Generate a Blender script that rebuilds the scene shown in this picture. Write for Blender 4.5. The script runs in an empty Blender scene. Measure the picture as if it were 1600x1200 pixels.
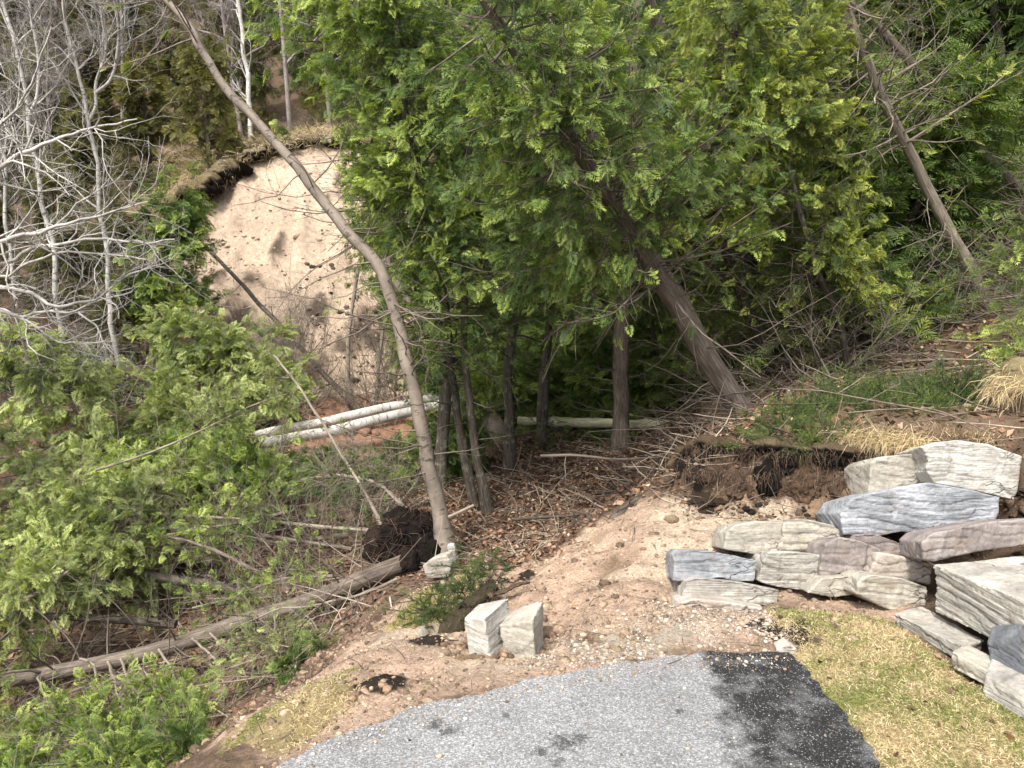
import bpy, math, random
import numpy as np
from mathutils import Vector
R_ = math.radians
S = bpy.context.scene
COL = S.collection

# ---------------------------------------------------------------- camera, world, sun
CAMZ, PITCH, F = 2.1, R_(10.0), 1250.0
cam = bpy.data.objects.new("camera", bpy.data.cameras.new("camera"))
COL.objects.link(cam)
cam.location = (0, 0, CAMZ)
cam.rotation_euler = (R_(90) - PITCH, 0, 0)
cam.data.sensor_width = 36.0
cam.data.lens = 36.0 * F / 1600.0
cam.data.clip_start = 0.05
cam.data.clip_end = 1000
S.camera = cam

SUN_EL, SUN_AZ = 55.0, 208.0          # azimuth the light comes from, clockwise from +Y
w = bpy.data.worlds.new("World"); S.world = w; w.use_nodes = True
nt = w.node_tree
sky = nt.nodes.new('ShaderNodeTexSky'); sky.sky_type = 'NISHITA'; sky.sun_disc = False
sky.sun_elevation = R_(SUN_EL); sky.sun_rotation = R_(SUN_AZ)
sky.dust_density = 4.0; sky.air_density = 1.0
bg = nt.nodes['Background']; bg.inputs['Strength'].default_value = 0.15
hs = nt.nodes.new('ShaderNodeHueSaturation'); hs.inputs['Saturation'].default_value = 0.45   # thin bright cloud
nt.links.new(sky.outputs[0], hs.inputs['Color']); nt.links.new(hs.outputs[0], bg.inputs[0])
sun = bpy.data.objects.new("sun", bpy.data.lights.new("sun", 'SUN'))
COL.objects.link(sun)
sun.data.energy = 2.3; sun.data.angle = R_(8.0); sun.data.color = (1.0, 0.955, 0.88)
_d = Vector((math.sin(R_(SUN_AZ)) * math.cos(R_(SUN_EL)), math.cos(R_(SUN_AZ)) * math.cos(R_(SUN_EL)), math.sin(R_(SUN_EL))))
sun.rotation_euler = _d.to_track_quat('Z', 'Y').to_euler()
sun.location = (-6, -6, 14)
S.view_settings.view_transform = 'Standard'; S.view_settings.look = 'None'
S.view_settings.exposure = 1.18; S.view_settings.gamma = 1.0
S.cycles.max_bounces = 6; S.cycles.diffuse_bounces = 3; S.cycles.glossy_bounces = 1
S.cycles.transmission_bounces = 4; S.cycles.transparent_max_bounces = 4
S.cycles.caustics_reflective = False; S.cycles.caustics_refractive = False

# ---------------------------------------------------------------- rays and points
CP, SP = math.cos(PITCH), math.sin(PITCH)
def ray(u, v):
    a = (u - 800) / F; b = (600 - v) / F
    return np.array([a, CP + b * SP, -SP + b * CP])
def P(u, v, Y):
    d = ray(u, v); return np.array([0, 0, CAMZ]) + d * (Y / d[1])
def PZ(u, v, z):
    d = ray(u, v); return np.array([0, 0, CAMZ]) + d * ((z - CAMZ) / d[2])
def proj(p):
    p = np.asarray(p, float); q = p - np.array([0, 0, CAMZ])
    dep = q[..., 1] * CP - q[..., 2] * SP
    up = q[..., 1] * SP + q[..., 2] * CP
    dep = np.maximum(dep, 0.05)
    return 800 + F * q[..., 0] / dep, 600 - F * up / dep, dep

# ---------------------------------------------------------------- numpy noise
def _h(ix, iy, iz, s):
    n = (ix * 374761393 + iy * 668265263 + iz * 2147483647 + s * 974711) & 0xFFFFFFFF
    n = ((n ^ (n >> 13)) * 1274126177) & 0xFFFFFFFF
    n = ((n ^ (n >> 16)) * 2246822519) & 0xFFFFFFFF
    return ((n ^ (n >> 15)) & 0xFFFF).astype(np.float64) / 32767.5 - 1.0
def vnoise(p, s=0):
    p = np.asarray(p, float); f = np.floor(p); i = f.astype(np.int64); t = p - f
    t = t * t * (3 - 2 * t); out = 0
    for dx in (0, 1):
        wx = t[..., 0] if dx else 1 - t[..., 0]
        for dy in (0, 1):
            wy = t[..., 1] if dy else 1 - t[..., 1]
            for dz in (0, 1):
                wz = t[..., 2] if dz else 1 - t[..., 2]
                out = out + wx * wy * wz * _h(i[..., 0] + dx, i[..., 1] + dy, i[..., 2] + dz, s)
    return out
def fbm(p, octv=4, s=0, gain=0.5):
    a = 1.0; tot = 0; nrm = 0; p = np.asarray(p, float)
    for k in range(octv):
        tot = tot + a * vnoise(p, s + k * 17); nrm += a; a *= gain; p = p * 2.03 + 7.1
    return tot / nrm
def xy(x, y, sc=1.0):
    x = np.asarray(x, float); y = np.asarray(y, float)
    return np.stack([x * sc, y * sc, np.zeros_like(x)], -1)
def sstep(a, b, x):
    t = np.clip((x - a) / (b - a), 0, 1); return t * t * (3 - 2 * t)
def inpoly(x, y, poly):
    x = np.asarray(x, float); y = np.asarray(y, float)
    ins = np.zeros(x.shape, bool); n = len(poly)
    for i in range(n):
        x0, y0 = poly[i][0], poly[i][1]; x1, y1 = poly[(i + 1) % n][0], poly[(i + 1) % n][1]
        if y0 == y1: continue
        c = ((y0 > y) != (y1 > y)) & (x < (x1 - x0) * (y - y0) / (y1 - y0) + x0)
        ins ^= c
    return ins
def pdist(x, y, line, closed=False):
    x = np.asarray(x, float); y = np.asarray(y, float); best = np.full(x.shape, 1e9)
    n = len(line)
    for i in range(n if closed else n - 1):
        a = np.array(line[i][:2], float); b = np.array(line[(i + 1) % n][:2], float); d = b - a
        L = max(d @ d, 1e-9); t = np.clip(((x - a[0]) * d[0] + (y - a[1]) * d[1]) / L, 0, 1)
        best = np.minimum(best, np.hypot(x - a[0] - t * d[0], y - a[1] - t * d[1]))
    return best

# ---------------------------------------------------------------- mesh accumulation
def norm(v):
    return v / np.maximum(np.linalg.norm(v, axis=-1, keepdims=True), 1e-9)
class Acc:
    def __init__(s): s.v = []; s.q = []; s.t = []; s.c = []; s.tc = []; s.n = 0
    def add(s, v, quads=None, tris=None, col=None, tc=None):
        v = np.asarray(v, float).reshape(-1, 3); m = len(v)
        if quads is not None and len(quads): s.q.append(np.asarray(quads).reshape(-1, 4) + s.n)
        if tris is not None and len(tris): s.t.append(np.asarray(tris).reshape(-1, 3) + s.n)
        s.v.append(v)
        s.c.append(np.broadcast_to(np.asarray(col if col is not None else (1, 1, 1), float), (m, 3)))
        s.tc.append(tc.reshape(-1, 3) if tc is not None else v)
        s.n += m
    def build(s, name, mat, parent=None, smooth=True, loc=None):
        me = bpy.data.meshes.new(name)
        v = np.concatenate(s.v) if s.v else np.zeros((0, 3))
        if parent is not None and loc is None: loc = getattr_loc(parent)
        v = v - (np.array(loc) if loc is not None else 0)
        q = np.concatenate(s.q) if s.q else np.zeros((0, 4), int)
        t = np.concatenate(s.t) if s.t else np.zeros((0, 3), int)
        loops = np.concatenate([q.ravel(), t.ravel()]).astype(np.int32)
        nf = len(q) + len(t)
        st = np.concatenate([np.arange(len(q)) * 4, len(q) * 4 + np.arange(len(t)) * 3]).astype(np.int32)
        me.vertices.add(len(v)); me.vertices.foreach_set("co", v.astype(np.float32).ravel())
        me.loops.add(len(loops)); me.loops.foreach_set("vertex_index", loops)
        me.polygons.add(nf); me.polygons.foreach_set("loop_start", st)
        me.polygons.foreach_set("use_smooth", np.full(nf, smooth))
        me.update(calc_edges=True)
        a = me.attributes.new("col", 'FLOAT_COLOR', 'POINT')
        c = np.ones((len(v), 4), np.float32); c[:, :3] = np.concatenate(s.c) if s.c else 1
        a.data.foreach_set("color", c.ravel())
        a = me.attributes.new("tc", 'FLOAT_VECTOR', 'POINT')
        a.data.foreach_set("vector", np.concatenate(s.tc).astype(np.float32).ravel())
        me.materials.append(mat)
        o = bpy.data.objects.new(name, me); COL.objects.link(o)
        if parent is not None: o.parent = parent
        elif loc is not None: o.location = loc
        return o
def getattr_loc(o): return np.array(o.location)
def thing(name, label, cat, loc=(0, 0, 0), group=None):
    o = bpy.data.objects.new(name, None); COL.objects.link(o); o.location = loc
    o.empty_display_size = 0.2
    return tag(o, label, cat, group)
def tag(o, label, cat, group=None, kind=None):
    o['label'] = label
    if cat: o['category'] = cat
    if group: o['group'] = group
    if kind: o['kind'] = kind
    return o
def struct(o): o['kind'] = 'structure'; return o
def stuff(o, label, cat): return tag(o, label, cat, kind='stuff')

def tubes(acc, Pn, Rn, sides=4, col=None, cap=False):
    Pn = np.asarray(Pn, float); Rn = np.asarray(Rn, float)
    if Pn.ndim == 2: Pn = Pn[None]; Rn = Rn[None]
    M, K, _ = Pn.shape
    if M == 0: return
    T = norm(np.gradient(Pn, axis=1))
    mean = norm(Pn[:, -1] - Pn[:, 0])
    ref = np.where(np.abs(mean[:, 2:3]) > 0.75, np.array([[1., 0.2, 0]]), np.array([[0.1, 0.2, 1.]]))[:, None, :]
    N = norm(np.cross(T, np.broadcast_to(ref, T.shape))); B = np.cross(T, N)
    a = np.arange(sides) * 2 * math.pi / sides
    ca = np.cos(a)[None, None, :, None]; sa = np.sin(a)[None, None, :, None]
    V = Pn[:, :, None, :] + Rn[:, :, None, None] * (N[:, :, None, :] * ca + B[:, :, None, :] * sa)
    seg = np.linalg.norm(np.diff(Pn, axis=1), axis=-1); s = np.concatenate([np.zeros((M, 1)), np.cumsum(seg, 1)], 1)
    tc = np.empty((M, K, sides, 3)); r0 = Rn.max(1)[:, None, None]
    tc[..., 0] = np.cos(a)[None, None] * r0; tc[..., 1] = np.sin(a)[None, None] * r0
    tc[..., 2] = s[:, :, None] + (np.arange(M) * 1.7)[:, None, None]
    i = np.arange(M)[:, None, None] * K * sides + np.arange(K - 1)[None, :, None] * sides
    j = np.arange(sides)[None, None, :]; j2 = (j + 1) % sides
    q = np.stack([i + j, i + j2, i + sides + j2, i + sides + j], -1).reshape(-1, 4)
    tris = None
    if cap:
        tl = []
        for m in range(M):
            for e in (0, K - 1):
                b = (m * K + e) * sides
                for k in range(1, sides - 1): tl.append((b, b + k, b + k + 1))
        tris = tl
    c = None
    if col is not None:
        col = np.asarray(col, float)
        if col.ndim == 2: c = np.repeat(col, K * sides, axis=0)
        else: c = col
    acc.add(V, q, tris, c, tc)

def spline(pts, K):
    pts = np.asarray(pts, float); n = len(pts)
    if n == 2: t = np.linspace(0, 1, K)[:, None]; return pts[0] * (1 - t) + pts[1] * t
    e = np.vstack([2 * pts[0] - pts[1], pts, 2 * pts[-1] - pts[-2]])
    d = np.concatenate([[0], np.cumsum(np.linalg.norm(np.diff(pts, axis=0), axis=1))])
    out = []
    for s in np.linspace(0, d[-1], K):
        i = min(max(np.searchsorted(d, s, 'right') - 1, 0), n - 2); t = (s - d[i]) / max(d[i + 1] - d[i], 1e-9)
        p0, p1, p2, p3 = e[i], e[i + 1], e[i + 2], e[i + 3]
        out.append(0.5 * (2 * p1 + (p2 - p0) * t + (2 * p0 - 5 * p1 + 4 * p2 - p3) * t * t + (3 * p1 - p0 - 3 * p2 + p3) * t ** 3))
    return np.array(out)
def sample(Pn, Rn, m, t):
    K = Pn.shape[1]; f = t * (K - 1); i = np.minimum(f.astype(int), K - 2); g = (f - i)[:, None]
    p = Pn[m, i] * (1 - g) + Pn[m, i + 1] * g
    d = norm(Pn[m, i + 1] - Pn[m, i]); r = Rn[m, i] * (1 - g[:, 0]) + Rn[m, i + 1] * g[:, 0]
    return p, d, r
def grow(rng, Pn, Rn, n, t0, t1, ang, length, K=5, rr=0.45, rmin=0.002, bend=(0, 0, 0), wig=0.12, prof=None, bias=None, biasw=0.0, flat=0.0, taper=0.25, rmax=.05):
    """children of every polyline in the batch; lengths in metres (lo, hi)"""
    if Pn.ndim == 2: Pn = Pn[None]; Rn = Rn[None]
    M = len(Pn); m = np.repeat(np.arange(M), n); N = len(m)
    t = rng.uniform(t0, t1, N)
    p, d, r = sample(Pn, Rn, m, t)
    rnd = rng.normal(size=(N, 3))
    if flat: rnd[:, 2] *= (1 - flat)
    if bias is not None: rnd = norm(rnd) + np.asarray(bias) * biasw
    perp = norm(rnd - d * np.sum(rnd * d, 1, keepdims=True))
    an = np.radians(rng.uniform(ang[0], ang[1], N))[:, None]
    D = d * np.cos(an) + perp * np.sin(an)
    L = rng.uniform(length[0], length[1], N)
    if prof is not None: L = L * prof((t - t0) / (t1 - t0 + 1e-9))
    step = (L / (K - 1))[:, None]; out = [p]; cur = D
    b = np.asarray(bend, float)
    for k in range(1, K):
        cur = norm(cur + rng.normal(size=(N, 3)) * wig + (b[k - 1] if b.ndim == 2 else b) / (K - 1))
        out.append(out[-1] + cur * step)
    Q = np.stack(out, 1)
    rb = np.clip(np.minimum(r * rr, 0.012 * L + 0.3 * r * rr + 0.001), rmin, max(rmax, rmin))
    Rq = rb[:, None] * np.linspace(1, taper, K)[None]
    return Q, np.maximum(Rq, rmin * 0.6)

# ---------------------------------------------------------------- foliage sprays
def spray_template(rng, pairs=6, sub=True):
    """flat scale-leaf fan in the xy plane, along +x, unit length; kite shaped leaflets"""
    V = []; T = []; W = []
    def kite(p, d, L, wd, wt):
        d = d / np.linalg.norm(d); n = np.array([-d[1], d[0], 0]); b = len(V)
        sag = -0.25 * L
        V.extend([p, p + d * L * .45 + n * wd + [0, 0, sag * .2], p + d * L + [0, 0, sag], p + d * L * .45 - n * wd + [0, 0, sag * .2]])
        W.extend([wt, wt, min(1, wt + .35), wt]); T.extend([(b, b + 1, b + 2), (b, b + 2, b + 3)])
    for k in range(pairs):
        x = (k + .4) / pairs; z = -0.22 * x * x
        for sg in (-1, 1):
            L = (0.5 * (1 - x) ** .7 + .12) * rng.uniform(.75, 1.15)
            a = sg * rng.uniform(.6, .95)
            d = np.array([math.cos(a), math.sin(a), 0])
            p = np.array([x * .85, 0, z])
            kite(p, d, L, .036, x * .6)
            if sub and L > .3:
                for f in (.5,):
                    for s2 in (-1, 1):
                        a2 = a + s2 * .7; kite(p + d * L * f, np.array([math.cos(a2), math.sin(a2), 0]), L * .38, .030, x * .6 + .2)
    kite(np.array([.8, 0, -.17]), np.array([1., 0, 0]), .25, .04, .8)
    return np.array(V), np.array(T), np.array(W)
_r = np.random.default_rng(5)
SPR = [spray_template(_r, 6) for _ in range(4)]
SPRL = [spray_template(_r, 5, False) for _ in range(4)]
def needle_template(rng):
    V = []; T = []; W = []
    for k in range(16):
        x = k / 16; a = rng.uniform(0, 6.283); L = .24 * (1.1 - x * .6)
        d = np.array([.75, math.cos(a) * .65, math.sin(a) * .65]); n = np.cross(d, [0.2, .5, .8]); n /= np.linalg.norm(n)
        b = len(V); p = np.array([x, 0, 0])
        V.extend([p - n * .022, p + n * .022, p + d * L]); W.extend([x * .5, x * .5, .4 + x * .6]); T.append((b, b + 1, b + 2))
    return np.array(V), np.array(T), np.array(W)
NDL = [needle_template(_r) for _ in range(4)]
PAL = {  # dark, mid, light  (base colours of living scale leaves)
    'green':  ((0.043, 0.081, 0.020), (0.118, 0.179, 0.038), (0.370, 0.448, 0.106)),
    'fresh':  ((0.056, 0.101, 0.025), (0.168, 0.235, 0.047), (0.448, 0.526, 0.134)),
    'pale':   ((0.078, 0.112, 0.038), (0.230, 0.274, 0.092), (0.504, 0.560, 0.213)),
    'yellow': ((0.050, 0.078, 0.020), (0.157, 0.196, 0.040), (0.459, 0.493, 0.106)),
    'dark':   ((0.031, 0.056, 0.020), (0.074, 0.118, 0.034), (0.179, 0.241, 0.062)),
    'olive':  ((0.056, 0.062, 0.022), (0.134, 0.129, 0.039), (0.258, 0.235, 0.073)),
    'juniper': ((.026, .052, .015), (.090, .140, .030), (.270, .335, .080)),
}
def sprays(acc, rng, pos, dirs, size, pal='green', tmpl=SPR, droop=.35, flatness=.5, lo=0.0, cn=1.9, tip=.45):
    N = len(pos)
    if N == 0: return
    pl = np.array(PAL[pal])
    D = norm(dirs + rng.normal(size=(N, 3)) * .35 + np.array([0, 0, -droop]))
    up = norm(rng.normal(size=(N, 3)) * (1 - flatness) + np.array([0, -.35, 1]) * flatness)
    Yv = norm(np.cross(up, D)); Zv = np.cross(D, Yv)
    sz = rng.uniform(size[0], size[1], N)
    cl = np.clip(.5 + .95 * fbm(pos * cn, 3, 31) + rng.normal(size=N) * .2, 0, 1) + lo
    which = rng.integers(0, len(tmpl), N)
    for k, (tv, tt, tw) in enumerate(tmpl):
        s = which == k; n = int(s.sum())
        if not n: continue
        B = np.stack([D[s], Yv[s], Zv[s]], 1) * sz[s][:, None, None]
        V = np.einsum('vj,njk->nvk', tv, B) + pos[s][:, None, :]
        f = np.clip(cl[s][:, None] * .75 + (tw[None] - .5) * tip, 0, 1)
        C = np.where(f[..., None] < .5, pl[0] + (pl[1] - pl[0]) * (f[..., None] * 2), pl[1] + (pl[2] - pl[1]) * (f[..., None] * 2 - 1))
        tri = (np.arange(n)[:, None, None] * len(tv) + tt[None]).reshape(-1, 3)
        acc.add(V, None, tri, C.reshape(-1, 3))
def along(rng, Pn, Rn, n, t0, t1):
    M = len(Pn); m = np.repeat(np.arange(M), n)
    t = rng.uniform(t0, t1, len(m)); p, d, r = sample(Pn, Rn, m, t)
    return p, d, t

# ---------------------------------------------------------------- materials
def mat(name):
    m = bpy.data.materials.new(name); m.use_nodes = True
    t = m.node_tree; b = t.nodes['Principled BSDF']
    b.inputs['Roughness'].default_value = .9; b.inputs['Specular IOR Level'].default_value = .25
    return m, t, b
def N_(t, typ, **kw):
    n = t.nodes.new(typ)
    for k, v in kw.items():
        if k in n.inputs.keys(): n.inputs[k].default_value = v
        else: setattr(n, k, v)
    return n
def attr(t, name): return N_(t, 'ShaderNodeAttribute', attribute_name=name)
def mix(t, typ, fac, a, b):
    m = t.nodes.new('ShaderNodeMix'); m.data_type = 'RGBA'; m.blend_type = typ
    for s, v in ((m.inputs[0], fac), (m.inputs[6], a), (m.inputs[7], b)):
        if hasattr(v, 'is_linked') or isinstance(v, bpy.types.NodeSocket): t.links.new(v, s)
        elif isinstance(v, (int, float)): s.default_value = v if s == m.inputs[0] else (v, v, v, 1)
        else: s.default_value = (*v, 1)
    return m.outputs[2]
def ramp(t, src, stops):
    r = t.nodes.new('ShaderNodeValToRGB'); e = r.color_ramp.elements
    while len(e) < len(stops): e.new(.5)
    for i, (p, c) in enumerate(stops):
        e[i].position = p; e[i].color = (*c, 1) if not isinstance(c, (int, float)) else (c, c, c, 1)
    t.links.new(src, r.inputs[0]); return r.outputs[0]
def noise(t, vec, scale, det=6, rough=.6, dist=0):
    n = N_(t, 'ShaderNodeTexNoise', Scale=scale, Detail=det, Roughness=rough, Distortion=dist)
    if vec is not None: t.links.new(vec, n.inputs['Vector'])
    return n.outputs[0]
def mapping(t, vec, scale):
    m = t.nodes.new('ShaderNodeMapping'); m.inputs['Scale'].default_value = scale
    t.links.new(vec, m.inputs[0]); return m.outputs[0]
def bump(t, b, h, dist=.01, st=1.0):
    n = N_(t, 'ShaderNodeBump', Strength=st, Distance=dist); t.links.new(h, n.inputs['Height']); t.links.new(n.outputs[0], b.inputs['Normal'])

def m_leaf(name, tr=.35, rough=.6):
    m, t, b = mat(name); a = attr(t, 'col')
    b.inputs['Roughness'].default_value = rough; b.inputs['Specular IOR Level'].default_value = .35
    t.links.new(a.outputs['Color'], b.inputs['Base Color'])
    tn = t.nodes.new('ShaderNodeBsdfTranslucent'); g = mix(t, 'MULTIPLY', 1.0, a.outputs['Color'], (1.5, 1.55, .7))
    t.links.new(g, tn.inputs['Color'])
    ms = t.nodes.new('ShaderNodeMixShader'); ms.inputs[0].default_value = tr
    t.links.new(b.outputs[0], ms.inputs[1]); t.links.new(tn.outputs[0], ms.inputs[2])
    t.links.new(ms.outputs[0], t.nodes['Material Output'].inputs['Surface']); return m
def m_bark(name, c0, c1, c2, lichen=None):
    m, t, b = mat(name); tc = attr(t, 'tc').outputs['Vector']
    n = noise(t, mapping(t, tc, (38, 38, 5)), 1.0, 8, .7, .6)
    c = ramp(t, n, [(.3, c0), (.5, c1), (.68, c2)])
    n2 = noise(t, tc, 3.0, 3, .6)
    c = mix(t, 'MULTIPLY', .6, c, ramp(t, n2, [(.3, .45), (.65, 1.25)]))
    if lichen: c = mix(t, 'MIX', ramp(t, noise(t, tc, 7, 6, .65), [(.54, 0), (.64, .75)]), c, lichen)
    t.links.new(c, b.inputs['Base Color']); bump(t, b, n, .012, .8); return m
def m_birch(name, c=(.62, .59, .54), dark=(.05, .045, .04), amount=.62):
    m, t, b = mat(name); tc = attr(t, 'tc').outputs['Vector']
    n = noise(t, mapping(t, tc, (6, 6, 26)), 1.0, 5, .6, .3)
    n2 = noise(t, tc, 5, 5, .6)
    k = mix(t, 'MIX', ramp(t, n2, [(.35, 0.), (.6, 1.)]), c, tuple(x * .6 for x in c))
    k = mix(t, 'MIX', ramp(t, n, [(amount, 0.), (amount + .07, .85)]), k, dark)
    t.links.new(k, b.inputs['Base Color']); b.inputs['Roughness'].default_value = .7; bump(t, b, n2, .006, .5); return m
def m_flat(name, usecol=True, c=(1, 1, 1), rough=.9, nsc=20, lo=.6, hi=1.35, bd=0.0):
    m, t, b = mat(name); b.inputs['Roughness'].default_value = rough
    pos = N_(t, 'ShaderNodeNewGeometry').outputs['Position']
    n = noise(t, pos, nsc, 5, .65)
    base = attr(t, 'col').outputs['Color'] if usecol else c
    t.links.new(mix(t, 'MULTIPLY', 1.0, base, ramp(t, n, [(.3, lo), (.7, hi)])), b.inputs['Base Color'])
    if bd: bump(t, b, n, bd, 1.0)
    return m
M_LEAF = m_leaf("cedar_leaf"); M_JUN = m_leaf("juniper_leaf", .2); M_LEAFD = m_leaf("far_leaf", .3)
M_BARK = m_bark("cedar_bark", (.045, .034, .027), (.135, .108, .086), (.27, .225, .18))
M_BARKW = m_bark("pale_bark", (.09, .075, .058), (.25, .21, .165), (.42, .36, .29))
M_BARKD = m_bark("dark_bark", (.025, .02, .016), (.075, .06, .047), (.15, .125, .10), (.20, .22, .14))
M_BIRCH = m_birch("birch_bark"); M_ASPEN = m_birch("aspen_bark", (.235, .195, .155), (.05, .04, .033), .57)
M_TWIG = m_flat("twig", True, rough=.85, nsc=9, lo=.65, hi=1.3)
M_BLADE = m_leaf("dry_blade", .25, .7)
M_GROUND = m_flat("ground", True, nsc=34, lo=.74, hi=1.24, bd=.012)
def m_ground():
    m, t, b = mat("earth"); g = N_(t, 'ShaderNodeNewGeometry').outputs['Position']
    a = attr(t, 'col').outputs['Color']
    n1 = noise(t, g, 9, 8, .68); n2 = noise(t, g, 55, 6, .7); n3 = noise(t, g, 1.6, 4, .6)
    c = mix(t, 'MULTIPLY', 1.0, a, ramp(t, n1, [(.3, .72), (.68, 1.22)]))
    c = mix(t, 'MULTIPLY', 1.0, c, ramp(t, n2, [(.32, .62), (.66, 1.3)]))
    c = mix(t, 'MULTIPLY', 1.0, c, ramp(t, n3, [(.3, .85), (.7, 1.12)]))
    t.links.new(c, b.inputs['Base Color']); b.inputs['Roughness'].default_value = .97; b.inputs['Specular IOR Level'].default_value = .1
    ad = N_(t, 'ShaderNodeMath', operation='ADD'); t.links.new(n1, ad.inputs[0]); t.links.new(n2, ad.inputs[1])
    bump(t, b, ad.outputs[0], .03, .9); return m
M_EARTH = m_ground()
def m_rock(name, c0, c1, c2, crack=(.05, .045, .04), strata=14.0, tilt=0.0, bed=.5):
    m, t, b = mat(name); o = N_(t, 'ShaderNodeTexCoord').outputs['Object']
    mp = t.nodes.new('ShaderNodeMapping'); mp.inputs['Rotation'].default_value = (0, tilt, 0); t.links.new(o, mp.inputs[0])
    o2 = mp.outputs[0]
    n = noise(t, mapping(t, o2, (1.2, 1.2, strata)), 1.6, 8, .68, .5)
    n2 = noise(t, o, 4.0, 7, .65, .3); n3 = noise(t, o, 45, 5, .7)
    c = ramp(t, n2, [(.3, c0), (.5, c1), (.68, c2)])
    c = mix(t, 'MULTIPLY', .4, c, ramp(t, n, [(.3, .5), (.5, 1.0), (.75, 1.1)]))
    v = t.nodes.new('ShaderNodeTexVoronoi'); v.feature = 'DISTANCE_TO_EDGE'; v.inputs['Scale'].default_value = 3.2
    dn = N_(t, 'ShaderNodeTexNoise', Scale=5.0, Detail=6); t.links.new(o, dn.inputs['Vector'])
    av = t.nodes.new('ShaderNodeVectorMath'); av.operation = 'MULTIPLY_ADD'; av.inputs[1].default_value = (.35, .35, .35)
    t.links.new(dn.outputs['Color'], av.inputs[0]); t.links.new(mapping(t, o2, (1, 1, 2.4)), av.inputs[2]); t.links.new(av.outputs[0], v.inputs['Vector'])
    ck = ramp(t, v.outputs['Distance'], [(.0, 1.0), (.018, 0.0)])
    gate = ramp(t, noise(t, o, 2.3, 3, .5), [(.48, 0.), (.58, .8)])
    ck2 = mix(t, 'MULTIPLY', 1.0, ck, gate)
    c = mix(t, 'MIX', ck2, c, crack)
    bl = noise(t, mapping(t, o2, (1.5, 1.5, strata * 5)), 1.3, 4, .6, .25)
    c = mix(t, 'MULTIPLY', bed, c, ramp(t, bl, [(.30, .35), (.42, .95), (.6, 1.08)]))
    # dark water stains and small pits
    c = mix(t, 'MIX', ramp(t, noise(t, mapping(t, o, (3, 3, .9)), 2.2, 7, .7), [(.57, 0.), (.70, .55)]), c, tuple(x * .35 for x in c1))
    c = mix(t, 'MULTIPLY', 1.0, c, ramp(t, n3, [(.3, .78), (.6, 1.1)]))
    c = mix(t, 'MIX', ramp(t, noise(t, o, 6.5, 7, .7, .4), [(.56, 0.), (.68, .6)]), c, (.21, .15, .10))          # clinging soil
    c = mix(t, 'MIX', ramp(t, noise(t, o, 11, 6, .7), [(.62, 0.), (.70, .5)]), c, (.13, .14, .08))               # lichen
    t.links.new(c, b.inputs['Base Color']); b.inputs['Roughness'].default_value = .85
    h = mix(t, 'ADD', 1.0, mix(t, 'ADD', bed, n, bl), mix(t, 'MULTIPLY', 1.0, n3, .35)); h = mix(t, 'SUBTRACT', 1.0, h, ck2)
    bump(t, b, h, .016, .9); return m

# ---------------------------------------------------------------- terrain height from surveyed points
ctl = []
def cz(u, v, z): ctl.append(PZ(u, v, z))
def cy(u, v, Y): ctl.append(P(u, v, Y))
def cw(x, y, z): ctl.append(np.array([x, y, z], float))
# rim of the path and the lawn strip (flat, z about 0)
for u, v in ((430, 1200), (560, 1140), (700, 1092), (900, 1045), (1090, 1022), (1240, 1022), (1300, 1100), (1380, 1200), (1100, 1100), (900, 1150), (700, 1180)): cz(u, v, -.02)
for x, y in ((-1.3, 2.2), (-1.6, 1), (-1.8, 0), (0, 0), (1.6, 1), (2, 0), (-2, -3), (0, -3), (2, -3), (0, -8), (1.6, 2.2), (.4, 2)): cw(x, y, -.01)
for u, v, z in ((1210, 950, .02), (1300, 960, .04), (1300, 1010, .03), (1400, 1000, .05), (1420, 1100, .03), (1500, 1150, .04), (1590, 1190, .03), (1550, 1090, .04)): cz(u, v, z)
# left shoulder, broken sand
for u, v, z in ((640, 1095, -.05), (560, 1110, -.08), (470, 1160, -.1), (410, 1170, -.16), (360, 1190, -.25), (520, 1090, -.16), (430, 1120, -.3), (330, 1195, -.42), (560, 1040, -.34), (520, 1055, -.42),
                (640, 1010, -.34), (600, 1000, -.5), (650, 960, -.55), (620, 930, -.75), (700, 905, -.72), (690, 1010, -.2), (700, 1050, -.1), (760, 1035, -.06), (800, 1010, -.1), (700, 960, -.42), (760, 905, -.55),
                (850, 1000, -.1), (900, 970, -.12), (850, 930, -.3), (860, 890, -.4), (900, 870, -.36), (820, 880, -.55), (900, 1010, -.05), (1000, 1000, -.03), (950, 950, -.1), (1050, 980, .0), (1150, 1000, .0), (1130, 975, .02), (1000, 940, -.02), (940, 905, -.2)): cz(u, v, z)
# ravine floor to the left
for u, v, z in ((480, 1010, -1.2), (450, 1060, -1.35), (350, 1110, -1.6), (250, 1190, -1.7), (100, 1200, -2.0), (0, 1200, -2.1), (0, 1100, -2.1), (200, 1050, -1.9), (400, 980, -1.55), (540, 960, -1.2), (580, 900, -1.15),
                (0, 1000, -2.0), (200, 950, -1.8), (400, 900, -1.6), (0, 880, -1.7), (200, 850, -1.6), (400, 840, -1.5), (520, 830, -1.3), (540, 1010, -.75), (470, 1080, -.75), (380, 1140, -.9), (300, 1200, -1.0)): cz(u, v, z)
for x, y, z in ((-3.2, 3, -1.6), (-2.6, 1.5, -1.1), (-5, 2, -2.4), (-4, 0, -1.5), (-8, 4, -2.6), (-8, 0, -2.4), (-5, -4, -1.5), (-12, -4, -3), (-12, 8, -1.6)): cw(x, y, z)
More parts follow.
